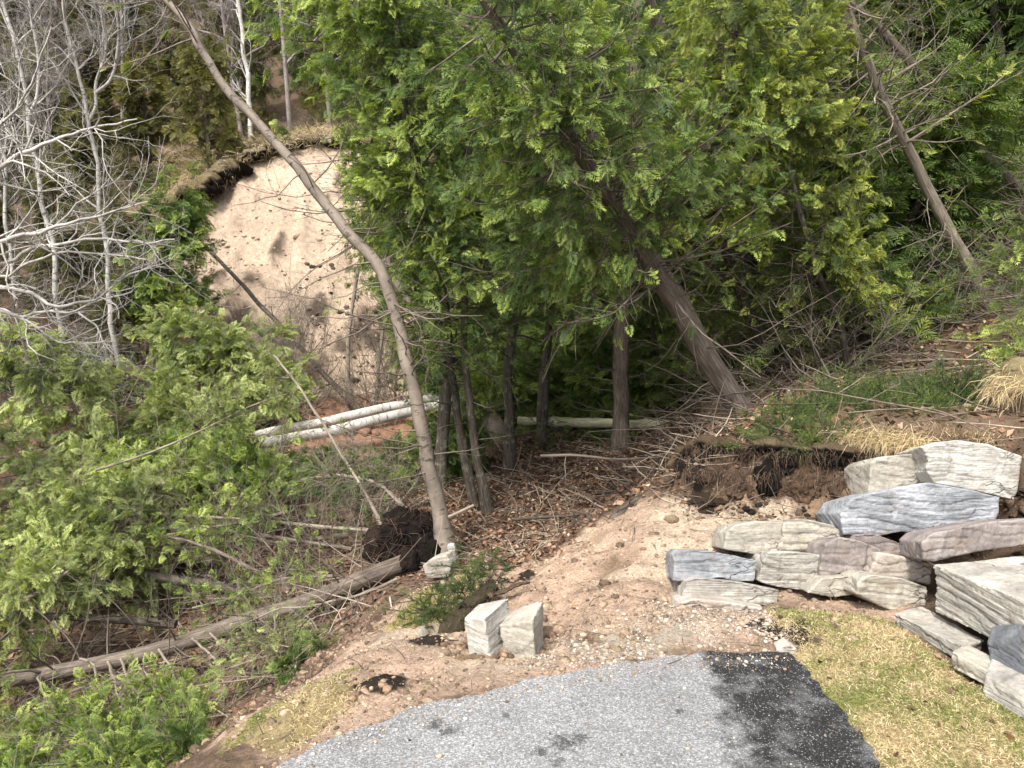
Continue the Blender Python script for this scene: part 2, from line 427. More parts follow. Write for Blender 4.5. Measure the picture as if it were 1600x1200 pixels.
# slumped leaf-litter block
for u, v, z in ((620, 860, -1.15), (690, 850, -1.1), (750, 860, -1.05), (760, 800, -1.05), (820, 800, -1.0), (850, 750, -.95), (900, 720, -.92), (900, 690, -.95), (1000, 690, -.8), (900, 820, -.75), (860, 850, -.72), (940, 790, -.62), (1000, 740, -.72), (700, 750, -1.15), (650, 720, -1.15), (720, 690, -1.1), (800, 680, -1.0), (960, 760, -.68), (1000, 770, -.5)): cz(u, v, z)
# sand crest in front of it
for u, v, Y in ((870, 868, 6.35), (950, 812, 6.4), (1000, 800, 6.15), (1040, 790, 6.15), (950, 850, 5.9), (1000, 850, 5.6), (1000, 900, 5.15), (1050, 850, 5.5), (1100, 820, 5.75), (1130, 805, 5.85), (1090, 860, 5.4), (1040, 920, 4.95), (950, 880, 5.6)): cy(u, v, Y)
# scarp foot / top, bank above
for u, v, Y in ((1070, 790, 6.05), (1120, 800, 6.0), (1170, 805, 5.9), (1230, 808, 5.8), (1290, 805, 5.7), (1340, 800, 5.6)): cy(u, v, Y)
for u, v, Y in ((1090, 985, 4.6), (1160, 985, 4.6), (1060, 940, 5.0), (1120, 930, 5.0), (1190, 945, 4.95), (1130, 890, 5.3), (1200, 890, 5.3), (1270, 880, 5.3), (1240, 930, 4.95), (1330, 940, 4.85), (1420, 965, 4.65), (1330, 905, 5.1), (1420, 900, 5.1), (1340, 850, 5.45), (1440, 850, 5.45), (1520, 900, 4.9), (1600, 900, 4.6), (1480, 960, 4.4), (1560, 1010, 4.05), (1640, 1000, 3.9), (1540, 850, 5.3), (1640, 860, 4.9), (1530, 1050, 3.75), (1600, 1080, 3.6), (1560, 790, 5.6), (1460, 790, 5.65)): cy(u, v, Y)
for u, v, Y in ((1062, 735, 6.9), (1085, 700, 6.85), (1140, 703, 6.45), (1200, 700, 6.2), (1250, 700, 6.1), (1300, 702, 6.0), (1350, 704, 5.9), (1450, 690, 5.85), (1520, 690, 5.8), (1600, 680, 5.6), (1700, 660, 5.4),
                (1100, 675, 8.0), (1165, 655, 8.0), (1060, 690, 8.6), (1200, 645, 7.5), (1350, 625, 7.4), (1450, 620, 7.2), (1560, 640, 6.4), (1600, 575, 6.7), (1500, 585, 8.2), (1300, 560, 9.6), (1180, 590, 10.5), (1100, 630, 11.5), (1000, 645, 13.2), (900, 650, 13.5), (1020, 690, 10.2)): cy(u, v, Y)
for x, y, z in ((3.9, 4.6, .8), (3.9, 5.2, .9), (4.2, 3.0, .7), (3.2, 2.4, .05), (4.5, 1, .9), (3.0, 0, .05), (5, -3, 1.2), (7, 3, 1.9), (7, 6, 2.0), (10, 0, 3), (12, 8, 4.6), (14, 14, 7), (10, -8, 3), (22, 4, 8), (24, 18, 14), (30, 0, 12)): cw(x, y, z)
# floor and far hill
for u, v, Y in ((1200, 500, 14), (1400, 450, 14), (1550, 440, 11.5), (1300, 400, 18), (1500, 300, 17), (1400, 200, 25), (1000, 480, 20), (1000, 400, 26), (1000, 200, 38), (850, 560, 18), (800, 500, 21), (800, 350, 30), (1600, 0, 26), (1200, 0, 42), (800, 0, 60), (1000, 0, 52), (1200, 250, 27), (700, 300, 29), (700, 150, 42),
                (300, 640, 15.5), (420, 625, 16.3), (480, 622, 16.5), (560, 618, 16.5), (620, 612, 16.7), (700, 605, 17), (450, 660, 13), (560, 660, 13), (650, 650, 13.5), (740, 620, 15.5), (400, 700, 11.8), (550, 720, 11), (450, 760, 10), (600, 780, 9.2),
                (330, 480, 18.2), (430, 500, 18.1), (520, 500, 18.0), (620, 500, 18.2), (380, 400, 19.4), (480, 400, 19.2), (580, 400, 19.2), (320, 350, 20.2), (400, 300, 20.6), (480, 270, 21), (570, 260, 21), (650, 280, 21), (300, 420, 19),
                (285, 330, 20.4), (330, 295, 21), (385, 255, 21.5), (430, 232, 21.8), (500, 220, 22), (570, 222, 22), (650, 235, 22), (750, 300, 22),
                (450, 212, 25), (550, 205, 26), (300, 260, 24), (360, 235, 24), (200, 320, 22.5), (250, 190, 33), (100, 300, 26), (0, 200, 31), (0, 320, 23), (500, 100, 38), (300, 0, 52), (0, 0, 50), (500, 0, 55),
                (200, 440, 18), (230, 520, 16.5), (100, 480, 16), (0, 480, 14.5), (120, 560, 13.8), (0, 590, 12), (130, 640, 11.8), (250, 600, 14.5), (150, 700, 10.6), (0, 700, 10), (300, 720, 11), (200, 780, 9.6), (0, 780, 9)): cy(u, v, Y)
for x, y, z in ((-14, 12, .8), (-20, 16, 4), (-26, 26, 10), (-20, 4, -1), (-30, 40, 20), (0, 85, 32), (-40, 80, 36), (50, 80, 40), (50, 40, 28), (-60, 30, 24), (-60, -10, 8), (60, 0, 24), (0, -40, 0), (-40, -40, 0), (40, -40, 12), (0, 160, 48), (150, 120, 60), (-150, 120, 60), (150, -100, 20), (-150, -100, 5)): cw(x, y, z)
ctl = np.array(ctl)
_A = np.linalg.norm(ctl[:, None, :2] - ctl[None, :, :2], axis=-1)
_n = len(ctl); _M = np.zeros((_n + 1, _n + 1)); _M[:_n, :_n] = -_A + np.eye(_n) * .012; _M[:_n, _n] = 1; _M[_n, :_n] = 1
_W = np.linalg.solve(_M, np.concatenate([ctl[:, 2], [0]]))
PATH_PX = [(430, 1200), (500, 1165), (560, 1138), (640, 1110), (700, 1092), (800, 1068), (900, 1045), (1000, 1030), (1090, 1020), (1170, 1019), (1236, 1018), (1262, 1050), (1300, 1092), (1340, 1145), (1380, 1200)]
PATH = [tuple(PZ(u, v, 0)[:2]) for u, v in PATH_PX]
PATH = PATH + [(1.95, 1.0), (2.1, -2), (2.2, -7), (-.6, -7), (-.9, -2), (-1.15, 1.0), (-1.12, 2.2)]
LAWN = [tuple(PZ(u, v, .03)[:2]) for u, v in ((1205, 950), (1240, 936), (1330, 930), (1395, 948), (1440, 1000), (1500, 1040), (1560, 1088), (1600, 1120), (1660, 1200))] + [(3.2, 1.0), (3.4, -6), (2.25, -6), (2.0, 1.0)] + [tuple(PZ(u, v, .03)[:2]) for u, v in ((1384, 1200), (1344, 1145), (1304, 1092), (1266, 1045), (1215, 990))]
SCARP = [P(u, v, Y)[:2] for u, v, Y in ((1062, 760, 6.6), (1085, 745, 6.45), (1140, 750, 6.2), (1200, 750, 6.05), (1300, 750, 5.85), (1350, 750, 5.75))]
def H0(x, y):
    x = np.asarray(x, float); y = np.asarray(y, float); sh = x.shape; xf = x.ravel(); yf = y.ravel(); out = np.empty(len(xf))
    for s in range(0, len(xf), 60000):
        d = np.hypot(xf[s:s + 60000, None] - ctl[None, :, 0], yf[s:s + 60000, None] - ctl[None, :, 1])
        out[s:s + 60000] = -d @ _W[:_n] + _W[_n]
    return out.reshape(sh)
def H(x, y):
    x = np.asarray(x, float); y = np.asarray(y, float)
    z = H0(x, y)
    inp = inpoly(x, y, PATH); dp = pdist(x, y, PATH, True); dl = pdist(x, y, LAWN, True); inl = inpoly(x, y, LAWN)
    wgt = np.where(inp | inl, 0, np.clip(np.minimum(dp, dl + .06) / .35, 0, 1))
    amp = 1 + np.clip((y - 10) / 12, 0, 2.5)
    q = xy(x, y)
    rid = 1 - np.abs(fbm(q * 3.1, 4, 5)) * 2
    z = z + wgt * (amp * .10 * fbm(q * .9, 3, 1) + .055 * fbm(q * 3.3, 4, 2) * amp ** .5 + .05 * (rid - .5) + .024 * fbm(q * 11, 4, 3) + .008 * fbm(q * 45, 2, 9))
    ds = pdist(x, y, SCARP)
    wb = sstep(16.6, 17.6, y) * (1 - sstep(20.6, 21.5, y)) * (x > -9.5) * (x < -.8)
    z = z + wb * (0.24 * (.5 - np.abs(fbm(np.stack([x * 1.5, y * .45, 0 * x], -1), 4, 21)) * 2) + .14 * fbm(q * 3.2, 5, 22))
    z = z + .07 * np.exp(-(ds / .28) ** 2) * fbm(np.stack([x * 9, y * 9, z * 0], -1), 3, 8)
    z = z + np.where(inl, .012 * fbm(q * 6, 3, 4), 0)
    return np.where(inp, -.045, z)
def hit(u, v, y0=2.4, y1=70):
    d = ray(u, v); Y = np.geomspace(y0, y1, 900); t = Y / d[1]
    x = d[0] * t; z = CAMZ + d[2] * t; h = H0(x, Y); b = np.nonzero(h > z)[0]
    i = b[0] if len(b) else len(Y) - 1
    return np.array([x[i], Y[i], h[i]])
def hpoly(px, y0=2.4): return [tuple(hit(u, v, y0)[:2]) for u, v in px]

ang = np.linspace(R_(-78), R_(78), 820); rad = np.concatenate([np.linspace(.5, 8.2, 12, endpoint=False), np.geomspace(8.2, 52, 640, endpoint=False), np.geomspace(52, 260, 60)])
# a fan that starts 6 m behind the lens; finer where the photograph looks closely
A_, Rr = np.meshgrid(ang, rad); gx = np.sin(A_) * Rr; gy = np.cos(A_) * Rr - 5.6
gz = H(gx, gy)
Zn = {  # ground kinds, outlined on the ground itself
 'bluff': hpoly([(283, 335), (330, 300), (390, 262), (440, 240), (510, 232), (600, 236), (700, 260), (720, 420), (700, 560), (690, 606), (560, 622), (430, 622), (360, 560), (310, 470), (285, 400)], 12),
 'red': hpoly([(395, 660), (430, 632), (560, 622), (700, 606), (760, 618), (740, 650), (640, 700), (540, 740), (420, 700)], 9),
 'upper': hpoly([(200, 330), (210, 260), (330, 225), (450, 205), (600, 205), (600, 228), (480, 226), (390, 250), (330, 290), (283, 328)], 12),
 'leftsand': hpoly([(60, 700), (130, 560), (240, 510), (300, 560), (330, 640), (280, 720), (150, 760)], 8),
 'litter': hpoly([(600, 900), (640, 800), (700, 740), (790, 690), (900, 660), (1090, 660), (1170, 650), (1190, 700), (1080, 705), (1050, 760), (960, 800), (870, 860), (790, 890), (700, 905)], 5.9),
}
def zpoly(px, z=-.2): return [tuple(PZ(u, v, z)[:2]) for u, v in px]
SANDN = [P(*q)[:2] for q in ((870, 868, 6.5), (950, 808, 6.55), (1040, 782, 6.35), (1120, 800, 6.05), (1340, 800, 5.7))] + [(2.6, 4.6), (1.9, 4.0)] + PATH[:12][::-1] + [tuple(PZ(u, v, z)[:2]) for u, v, z in ((330, 1200, -.7), (400, 1120, -.6), (520, 1030, -.6), (600, 960, -.7), (680, 900, -.72), (780, 885, -.6))]
GRAV = zpoly([(790, 1055), (850, 1000), (930, 965), (1040, 960), (1060, 925), (1120, 960), (1200, 965), (1250, 1020), (1090, 1022), (900, 1045)], -.05)
SCF = [P(*q)[:2] for q in ((1040, 790, 6.3), (1062, 735, 6.9), (1085, 700, 7.0), (1200, 700, 6.35), (1350, 704, 6.0), (1500, 700, 5.9), (1600, 700, 5.6), (1600, 780, 5.2), (1360, 825, 5.4), (1200, 830, 5.6), (1080, 812, 5.95))]
C_ = dict(floor=(.15, .105, .072), sand=(.41, .295, .215), bluff=(.42, .325, .24), red=(.33, .18, .115), litter=(.085, .052, .036), soil=(.012, .010, .009), grav=(.38, .32, .25), turf=(.33, .265, .15), upper=(.25, .195, .12), scarp=(.115, .075, .05))
jx = gx + .10 * fbm(xy(gx, gy, 3.2), 4, 41); jy = gy + .10 * fbm(xy(gx, gy, 3.2), 4, 51)
jX = gx + .5 * fbm(xy(gx, gy, 1.1), 4, 41); jY = gy + .5 * fbm(xy(gx, gy, 1.1), 4, 51)
gc = np.empty(gx.shape + (3,)); gc[:] = C_['floor']
gc *= (1 + .35 * fbm(xy(gx, gy, .6), 3, 77))[..., None]
def paint(m, c): gc[m] = c
_jr = np.random.default_rng(3)
def soft(X, Y, poly, j):
    a = np.zeros(X.shape)
    for k in range(6): a += inpoly(X + _jr.normal(size=X.shape) * j, Y + _jr.normal(size=X.shape) * j, poly)
    return a / 6
def spaint(m, c): gc[:] = gc * (1 - m[..., None]) + np.array(c) * m[..., None]
spaint(soft(jX, jY, Zn['upper'], .3), C_['upper']); spaint(soft(jX, jY, Zn['leftsand'], .3) * .6, C_['red']); spaint(soft(jX, jY, Zn['red'], .2), C_['red'])
mb = inpoly(jX * .6 + gx * .4, jY * .6 + gy * .4, Zn['bluff']); paint(mb, C_['bluff'])
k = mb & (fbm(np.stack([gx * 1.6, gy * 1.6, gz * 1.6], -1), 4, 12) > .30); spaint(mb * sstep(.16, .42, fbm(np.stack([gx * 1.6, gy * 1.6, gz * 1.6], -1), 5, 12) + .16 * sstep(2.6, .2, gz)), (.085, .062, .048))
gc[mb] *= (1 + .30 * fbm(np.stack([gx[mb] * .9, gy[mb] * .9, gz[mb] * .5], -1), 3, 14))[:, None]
spaint(soft(jx, jy, Zn['litter'], .1), C_['litter'])
ms = soft(jx, jy, SANDN, .03); spaint(ms, C_['sand']); ms = ms > .5
sf = soft(jx, jy, SCF, .05); spaint(sf, C_['scarp']); sf = sf > .5
fn = fbm(np.stack([gx * 3, gy * 3, gz], -1), 4, 61)
spaint(sf * sstep(.12, .3, fn), C_['soil']); spaint(sf * sstep(-.15, -.35, fn), (.27, .185, .12))
spaint(ms * sstep(.2, .5, fbm(xy(gx, gy, 2.4), 4, 15)), (.20, .14, .095))
spaint(ms * sstep(-.15, -.45, fbm(xy(gx, gy, 1.5), 3, 25)), (.44, .345, .255))
spaint(soft(jx, jy, GRAV, .05) * sstep(-.35, .15, fbm(xy(gx, gy, 5), 3, 35)), C_['grav'])
paint(inpoly(gx, gy, LAWN), C_['turf'])
SOD = [tuple(PZ(u, v, z)[:2]) for u, v, z in ((600, 990, -.6), (640, 940, -.6), (720, 895, -.6), (760, 890, -.55), (735, 930, -.45), (690, 970, -.4))]
RAV = [P(*q)[:2] for q in ((560, 1000, 5.8), (470, 1060, 5.4), (330, 1190, 4.7), (0, 1240, 4.4), (-260, 1000, 6), (-100, 760, 9.5), (250, 720, 11.5), (600, 760, 9.4), (640, 900, 7))]
spaint(soft(jx, jy, RAV, .25) * .75, (.25, .165, .12))
SOD2 = [tuple(PZ(u, v, z)[:2]) for u, v, z in ((350, 1200, -.5), (400, 1135, -.35), (450, 1085, -.3), (545, 1050, -.3), (560, 1110, -.1), (470, 1165, -.1), (430, 1205, -.1))]
paint(inpoly(jx, jy, SOD), (.33, .26, .12)); paint(inpoly(jx * .5 + gx * .5, jy * .5 + gy * .5, SOD2), (.32, .255, .13))
DARK = [P(*q)[:2] for q in ((640, 905, 7.3), (600, 850, 7.8), (640, 800, 8.4), (720, 830, 7.9), (740, 885, 7.4))]
paint(inpoly(jx, jy, DARK), C_['soil'])
for u, v, z, r in ((600, 1083, -.1, .13), (1230, 993, -.01, .16), (1255, 1015, -.01, .1), (790, 905, -.5, .22), (665, 1000, -.3, .12)):
    c = PZ(u, v, z); paint(np.hypot(jx - c[0], jy - c[1]) < r * (1 + .5 * fbm(xy(gx, gy, 8), 2, 3)), (.035, .026, .020))
for u, v, Y, r in ((60, 545, 13, 1.6), (130, 420, 18.5, .9)):
    c = P(u, v, Y); paint(np.hypot(jX - c[0], jY - c[1]) < r, C_['soil'])
edge = [P(*q)[:2] for q in ((285, 330, 20.4), (330, 295, 21), (385, 255, 21.5), (430, 232, 21.8), (500, 220, 22), (570, 222, 22), (650, 235, 22), (750, 300, 22))]
ga = Acc(); nr, na = gx.shape
i = (np.arange(nr - 1)[:, None] * na + np.arange(na - 1)[None]); q = np.stack([i, i + na, i + na + 1, i + 1], -1).reshape(-1, 4)
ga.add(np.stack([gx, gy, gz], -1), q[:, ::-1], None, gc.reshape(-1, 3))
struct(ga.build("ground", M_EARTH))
print("terrain ok")


def scatter(rng, poly, n, zoff=0.0, jit=0.0):
    p = np.array([q[:2] for q in poly]); lo, hi = p.min(0), p.max(0); out = []; tot = 0
    while tot < n:
        c = rng.uniform(lo, hi, (n * 2, 2)); k = inpoly(c[:, 0] + rng.normal(size=len(c)) * jit, c[:, 1] + rng.normal(size=len(c)) * jit, poly)
        out.append(c[k]); tot += int(k.sum())
        if len(out) > 60: break
    c = np.concatenate(out)[:n]; return np.column_stack([c, H(c[:, 0], c[:, 1]) + zoff])

# ---------------------------------------------------------------- asphalt path
def m_asphalt():
    m, t, b = mat("asphalt"); g = N_(t, 'ShaderNodeNewGeometry').outputs['Position']
    sp = noise(t, g, 85, 4, .85); sp2 = noise(t, g, 420, 2, .7)
    vo = t.nodes.new('ShaderNodeTexVoronoi'); vo.inputs['Scale'].default_value = 150; t.links.new(g, vo.inputs['Vector'])
    vs = t.nodes.new('ShaderNodeSeparateColor'); t.links.new(vo.outputs['Color'], vs.inputs[0])
    vo2 = t.nodes.new('ShaderNodeTexVoronoi'); vo2.inputs['Scale'].default_value = 240; t.links.new(g, vo2.inputs['Vector'])
    vs2 = t.nodes.new('ShaderNodeSeparateColor'); t.links.new(vo2.outputs['Color'], vs2.inputs[0])
    grey = ramp(t, vs.outputs[0], [(.0, .13), (.35, .20), (.75, .27), (1., .42)])
    dark = ramp(t, vs2.outputs[0], [(.0, .008), (.7, .022), (.93, .05), (.985, .34)])
    grey0 = ramp(t, sp, [(.38, .07), (.48, .19), (.56, .32), (.66, .6)])
    dark0 = ramp(t, sp, [(.40, .006), (.56, .02), (.61, .07), (.66, .5)])
    sx = t.nodes.new('ShaderNodeSeparateXYZ'); t.links.new(g, sx.inputs[0])
    a0 = PZ(1098, 1030, 0); a1 = PZ(1160, 1200, 0); sl = (a1[0] - a0[0]) / (a1[1] - a0[1])
    def ma(op, a, bb):
        n = N_(t, 'ShaderNodeMath', operation=op)
        for k, v in enumerate((a, bb)):
            if isinstance(v, (int, float)): n.inputs[k].default_value = v
            else: t.links.new(v, n.inputs[k])
        return n.outputs[0]
    line = ma('SUBTRACT', ma('SUBTRACT', sx.outputs[0], a0[0]), ma('MULTIPLY', ma('SUBTRACT', sx.outputs[1], a0[1]), float(sl)))
    wob = ma('MULTIPLY', ma('SUBTRACT', noise(t, g, 4.2, 9, .74), .5), .85)
    f = ramp(t, ma('ADD', ma('ADD', line, wob), .5), [(.47, 0.), (.52, .55), (.60, 1.)])
    tot = f
    for u, v, r in ((680, 1131, .055), (700, 1142, .05), (790, 1118, .03), (882, 1160, .075), (905, 1152, .05), (845, 1175, .04), (1060, 1112, .028), (870, 1190, .04), (1142, 1163, .05)):
        c = PZ(u, v, 0); vm = t.nodes.new('ShaderNodeVectorMath'); vm.operation = 'DISTANCE'; vm.inputs[1].default_value = tuple(c)
        t.links.new(mapping(t, g, (1, 1, 1)), vm.inputs[0])
        d = ma('DIVIDE', vm.outputs['Value'], r); d = ma('ADD', d, ma('MULTIPLY', ma('SUBTRACT', noise(t, g, 28, 5, .7), .5), 4.0))
        s = ramp(t, d, [(.35, .75), (.95, 0.)]); tot = mix(t, 'LIGHTEN', 1.0, tot, s)
    tot = mix(t, 'MULTIPLY', 1.0, tot, ramp(t, noise(t, g, 5.5, 8, .75), [(.33, .45), (.50, 1.)]))
    c = mix(t, 'MULTIPLY', 1.0, mix(t, 'MIX', tot, grey, dark), ramp(t, noise(t, g, 2.2, 5, .6), [(.3, .82), (.7, 1.1)]))
    t.links.new(c, b.inputs['Base Color']); b.inputs['Roughness'].default_value = .8
    h = mix(t, 'ADD', 1.0, sp, mix(t, 'MULTIPLY', 1.0, sp2, .4)); bump(t, b, h, .006, .9); return m
pl = []
for k in range(len(PATH)):
    a = np.array(PATH[k]); b = np.array(PATH[(k + 1) % len(PATH)]); n = max(2, int(np.linalg.norm(b - a) / .018)) if k < 15 else 8
    for t in np.linspace(0, 1, n, endpoint=False): pl.append(a * (1 - t) + b * t)
pl = np.array(pl); jn = np.stack([fbm(np.column_stack([pl * 9, pl[:, :1] * 0]), 4, 3), fbm(np.column_stack([pl * 9, pl[:, :1] * 0]), 4, 13)], -1) * .05
jn += np.stack([fbm(np.column_stack([pl * 40, pl[:, :1] * 0]), 2, 3), fbm(np.column_stack([pl * 40, pl[:, :1] * 0]), 2, 13)], -1) * .014
pl = pl + jn * (pl[:, 1:2] > 2.3)
me = bpy.data.meshes.new("asphalt_path")
import bmesh
bm = bmesh.new(); tv = [bm.verts.new((p[0], p[1], 0)) for p in pl]; lv = [bm.verts.new((p[0] + rr[0] * .01, p[1] - .012 + rr[1] * .01, -.075)) for p, rr in zip(pl, np.random.default_rng(1).normal(size=(len(pl), 2)))]
bm.faces.new(tv)
for k in range(len(tv)): bm.faces.new((tv[k], lv[k], lv[(k + 1) % len(tv)], tv[(k + 1) % len(tv)]))
bmesh.ops.triangulate(bm, faces=bm.faces[:1]); bmesh.ops.recalc_face_normals(bm, faces=bm.faces[:]); bm.to_mesh(me); me.materials.append(m_asphalt())
o = bpy.data.objects.new("path", me); COL.objects.link(o); struct(o)

# ---------------------------------------------------------------- rocks
def rock(name, label, cat, outline, Y, ext, mt, group=None, vox=.009, rough=.6, bed=(0, 0, 1), seed=0, pts=None):
    bm = bmesh.new(); given = pts; pts = []
    for q in outline:
        pts.append(P(q[0], q[1], q[2] if len(q) > 2 else Y))
    pts = np.array(pts) if given is None else given; e = np.array(ext, float)
    f = [bm.verts.new(tuple(p)) for p in pts]; c = pts.mean(0)
    b = [bm.verts.new(tuple(c + (p - c) * .94 + e)) for p in pts]; n = len(f)
    bm.faces.new(f); bm.faces.new(b[::-1])
    for k in range(n): bm.faces.new((f[(k + 1) % n], f[k], b[k], b[(k + 1) % n]))
    bmesh.ops.triangulate(bm, faces=bm.faces[:]); bmesh.ops.recalc_face_normals(bm, faces=bm.faces[:])
    me = bpy.data.meshes.new(name); bm.to_mesh(me); bm.free()
    o = bpy.data.objects.new(name, me); COL.objects.link(o)
    md = o.modifiers.new("r", 'REMESH'); md.mode = 'VOXEL'; md.voxel_size = vox
    dg = bpy.context.evaluated_depsgraph_get(); m2 = bpy.data.meshes.new_from_object(o.evaluated_get(dg))
    o.modifiers.clear(); o.data = m2; bpy.data.meshes.remove(me); m2.name = name
    nv = len(m2.vertices); co = np.empty(nv * 3, np.float32); m2.vertices.foreach_get('co', co); co = co.reshape(-1, 3).astype(float)
    no = np.empty(nv * 3, np.float32); m2.vertices.foreach_get('normal', no); no = no.reshape(-1, 3).astype(float)
    bd = norm(np.array(bed, float)); h = co @ bd
    lf = fbm(co * 2.2 + seed, 3, seed); mf = fbm(co * 7 + seed, 4, seed + 2); side = sstep(.15, .75, 1 - np.abs(no @ bd))
    hz = h * 16 + lf * 1.6 + mf * .35; ax = co[:, 0] * 2.6 + co[:, 1] * 1.7 + lf * .8 + mf * .25
    def cell(a_, b_, sd):
        ia = np.floor(a_).astype(np.int64); ib = np.floor(b_).astype(np.int64); return _h(ia, ib, ia * 0, sd)
    e1 = np.abs(hz - np.round(hz)); e2 = np.abs(ax - np.round(ax))
    dsp = .008 * lf + .007 * mf + .004 * fbm(co * 30, 3, seed + 4)
    dsp += side * (.005 * cell(hz, ax * .7, seed) + .003 * cell(hz * 2.1, ax * 1.6, seed + 1) + .009 * cell(hz * .3, ax, seed + 3))
    dsp -= side * (.010 * (e1 < .08) * (vnoise(co * 3, seed + 8) > -.1) + .014 * (e2 < .03) * (vnoise(co * 2, seed + 7) > .1))
    co = co + no * (dsp * rough)[:, None]
    base = np.array([co[:, 0].mean(), co[:, 1].mean(), co[:, 2].min()])
    m2.vertices.foreach_set('co', (co - base).astype(np.float32).ravel()); m2.update()
    m2.polygons.foreach_set('use_smooth', np.ones(len(m2.polygons), bool))
    m2.materials.clear(); m2.materials.append(mt); o.data = m2; o.location = tuple(base)
    return tag(o, label, cat, group)
RK_W = m_rock("white_limestone", (.31, .295, .26), (.46, .44, .395), (.58, .56, .51), strata=9, bed=.5)
RK_C = m_rock("cream_limestone", (.25, .228, .185), (.38, .352, .295), (.49, .46, .40), strata=6, bed=.25)
RK_B = m_rock("bluegrey_limestone", (.15, .158, .17), (.27, .282, .30), (.44, .455, .475), strata=8, bed=.45)
RK_P = m_rock("purplish_limestone", (.16, .137, .125), (.255, .222, .205), (.37, .33, .305), strata=5, bed=.55, tilt=1.45)
RK_G = m_rock("grey_limestone", (.22, .21, .185), (.35, .33, .29), (.47, .45, .40), strata=12, bed=.85)
RK_K = m_rock("pink_limestone", (.29, .245, .205), (.42, .37, .32), (.53, .48, .43), strata=4, bed=.15)
RK_D = m_rock("slate_grey_limestone", (.085, .09, .098), (.145, .152, .165), (.23, .24, .255), strata=8)
G_ = 'limestone boulders of the tumbled retaining wall'
rocks = [
 ("big white limestone block on top at the right end of the wall", [(1440, 698), (1462, 690), (1495, 687), (1545, 694), (1596, 712), (1593, 745), (1586, 781), (1530, 768), (1460, 755), (1447, 735), (1452, 718)], 5.15, (0.05, 0.5, -0.180), RK_W),
 ("cream cracked boulder wedged left of the top white block above the big blue-grey slab", [(1360, 724), (1372, 714), (1436, 708), (1450, 730), (1446, 756), (1400, 768), (1357, 778)], 5.35, (0.0, 0.45, -0.162), RK_C),
 ("big blue-grey slab with an undercut belly below the white top block", [(1312, 802), (1330, 779), (1370, 768), (1407, 761), (1450, 754), (1520, 766), (1564, 777), (1562, 800), (1556, 814), (1491, 826), (1450, 836), (1410, 830), (1376, 837), (1318, 836)], 5.0, (0.05, 0.6, -0.216), RK_B),
 ("purple-brown slab jutting over the striped corner block at the right edge", [(1441, 847), (1456, 833), (1500, 824), (1537, 816), (1605, 810), (1700, 806), (1700, 850), (1600, 852), (1530, 862), (1460, 878), (1443, 876)], 4.35, (0.1, 0.5, -0.180), RK_P),
 ("thin mauve wedge slab tucked under the big blue-grey slab", [(1327, 848), (1337, 836), (1365, 834), (1400, 846), (1440, 862), (1442, 880), (1400, 872), (1350, 866)], 4.95, (0.0, 0.5, -0.180), RK_P),
 ("mauve boulder with an arched underside in the middle of the wall", [(1280, 880), (1290, 850), (1313, 839), (1345, 845), (1376, 858), (1380, 890), (1358, 898), (1330, 893), (1281, 902)], 4.8, (0.0, 0.45, -0.162), RK_P),
 ("smooth pinkish boulder with a small rusty hole beside the striated corner block", [(1372, 862), (1410, 868), (1456, 887), (1453, 914), (1420, 908), (1358, 896), (1366, 880)], 4.72, (0.0, 0.45, -0.162), RK_K),
 ("grey boulder split by a horizontal crack between the bluish boulder and the mauve arched one", [(1182, 906), (1192, 878), (1201, 862), (1240, 862), (1282, 866), (1282, 900), (1287, 922), (1250, 922), (1222, 918), (1195, 912)], 4.85, (0.0, 0.45, -0.162), RK_G),
 ("cream boulder at the upper left end of the wall above the bluish boulder", [(1131, 858), (1136, 832), (1148, 820), (1180, 814), (1222, 815), (1226, 845), (1214, 866), (1196, 876), (1180, 866)], 5.12, (0.0, 0.45, -0.162), RK_C),
 ("cream boulder with a chipped top right of the upper left cream one", [(1224, 812), (1264, 812), (1300, 820), (1318, 832), (1320, 848), (1290, 862), (1240, 862), (1216, 860), (1226, 838)], 5.1, (0.0, 0.45, -0.162), RK_C),
 ("cracked bluish boulder at the left end of the wall on the sand slope", [(1052, 908), (1053, 868), (1062, 860), (1110, 861), (1150, 868), (1184, 877), (1180, 908), (1150, 908), (1127, 902), (1090, 908)], 4.85, (0.02, 0.45, -0.162), RK_B),
 ("mossy greenish-grey slab under the cracked bluish boulder", [(1064, 934), (1071, 908), (1090, 903), (1150, 909), (1218, 922), (1215, 944), (1194, 947), (1145, 938)], 4.68, (0.02, 0.45, -0.162), RK_G),
 ("pinkish half buried boulder at the lower left foot of the wall", [(1054, 970), (1061, 942), (1085, 935), (1140, 940), (1201, 952), (1199, 965), (1150, 975), (1103, 991), (1070, 990)], 4.5, (0.02, 0.42, -0.126), RK_K),
 ("small tan boulder behind the tip of the lawn in the bottom row", [(1262, 926), (1285, 903), (1345, 899), (1344, 928), (1300, 934)], 4.68, (0.0, 0.4, -0.120), RK_C),
 ("pale cream boulder bulging over the lawn in the bottom row", [(1338, 928), (1344, 904), (1362, 898), (1410, 903), (1450, 918), (1446, 950), (1420, 962), (1395, 956), (1360, 940)], 4.5, (0.0, 0.42, -0.126), RK_C),
 ("slate coloured angular block under the striated corner block at the right edge", [(1543, 1004, 3.62), (1600, 998, 3.45), (1680, 990, 3.3), (1690, 1070, 3.25), (1602, 1072, 3.38), (1546, 1040, 3.58)], 4, (.25, .35, .02), RK_D),
 ("lowest grey block beside the lawn at the bottom right corner", [(1538, 1056, 3.42), (1600, 1082, 3.25), (1680, 1100, 3.12), (1690, 1160, 3.08), (1604, 1128, 3.2), (1536, 1088, 3.4)], 4, (.22, .3, .0), RK_G),
]
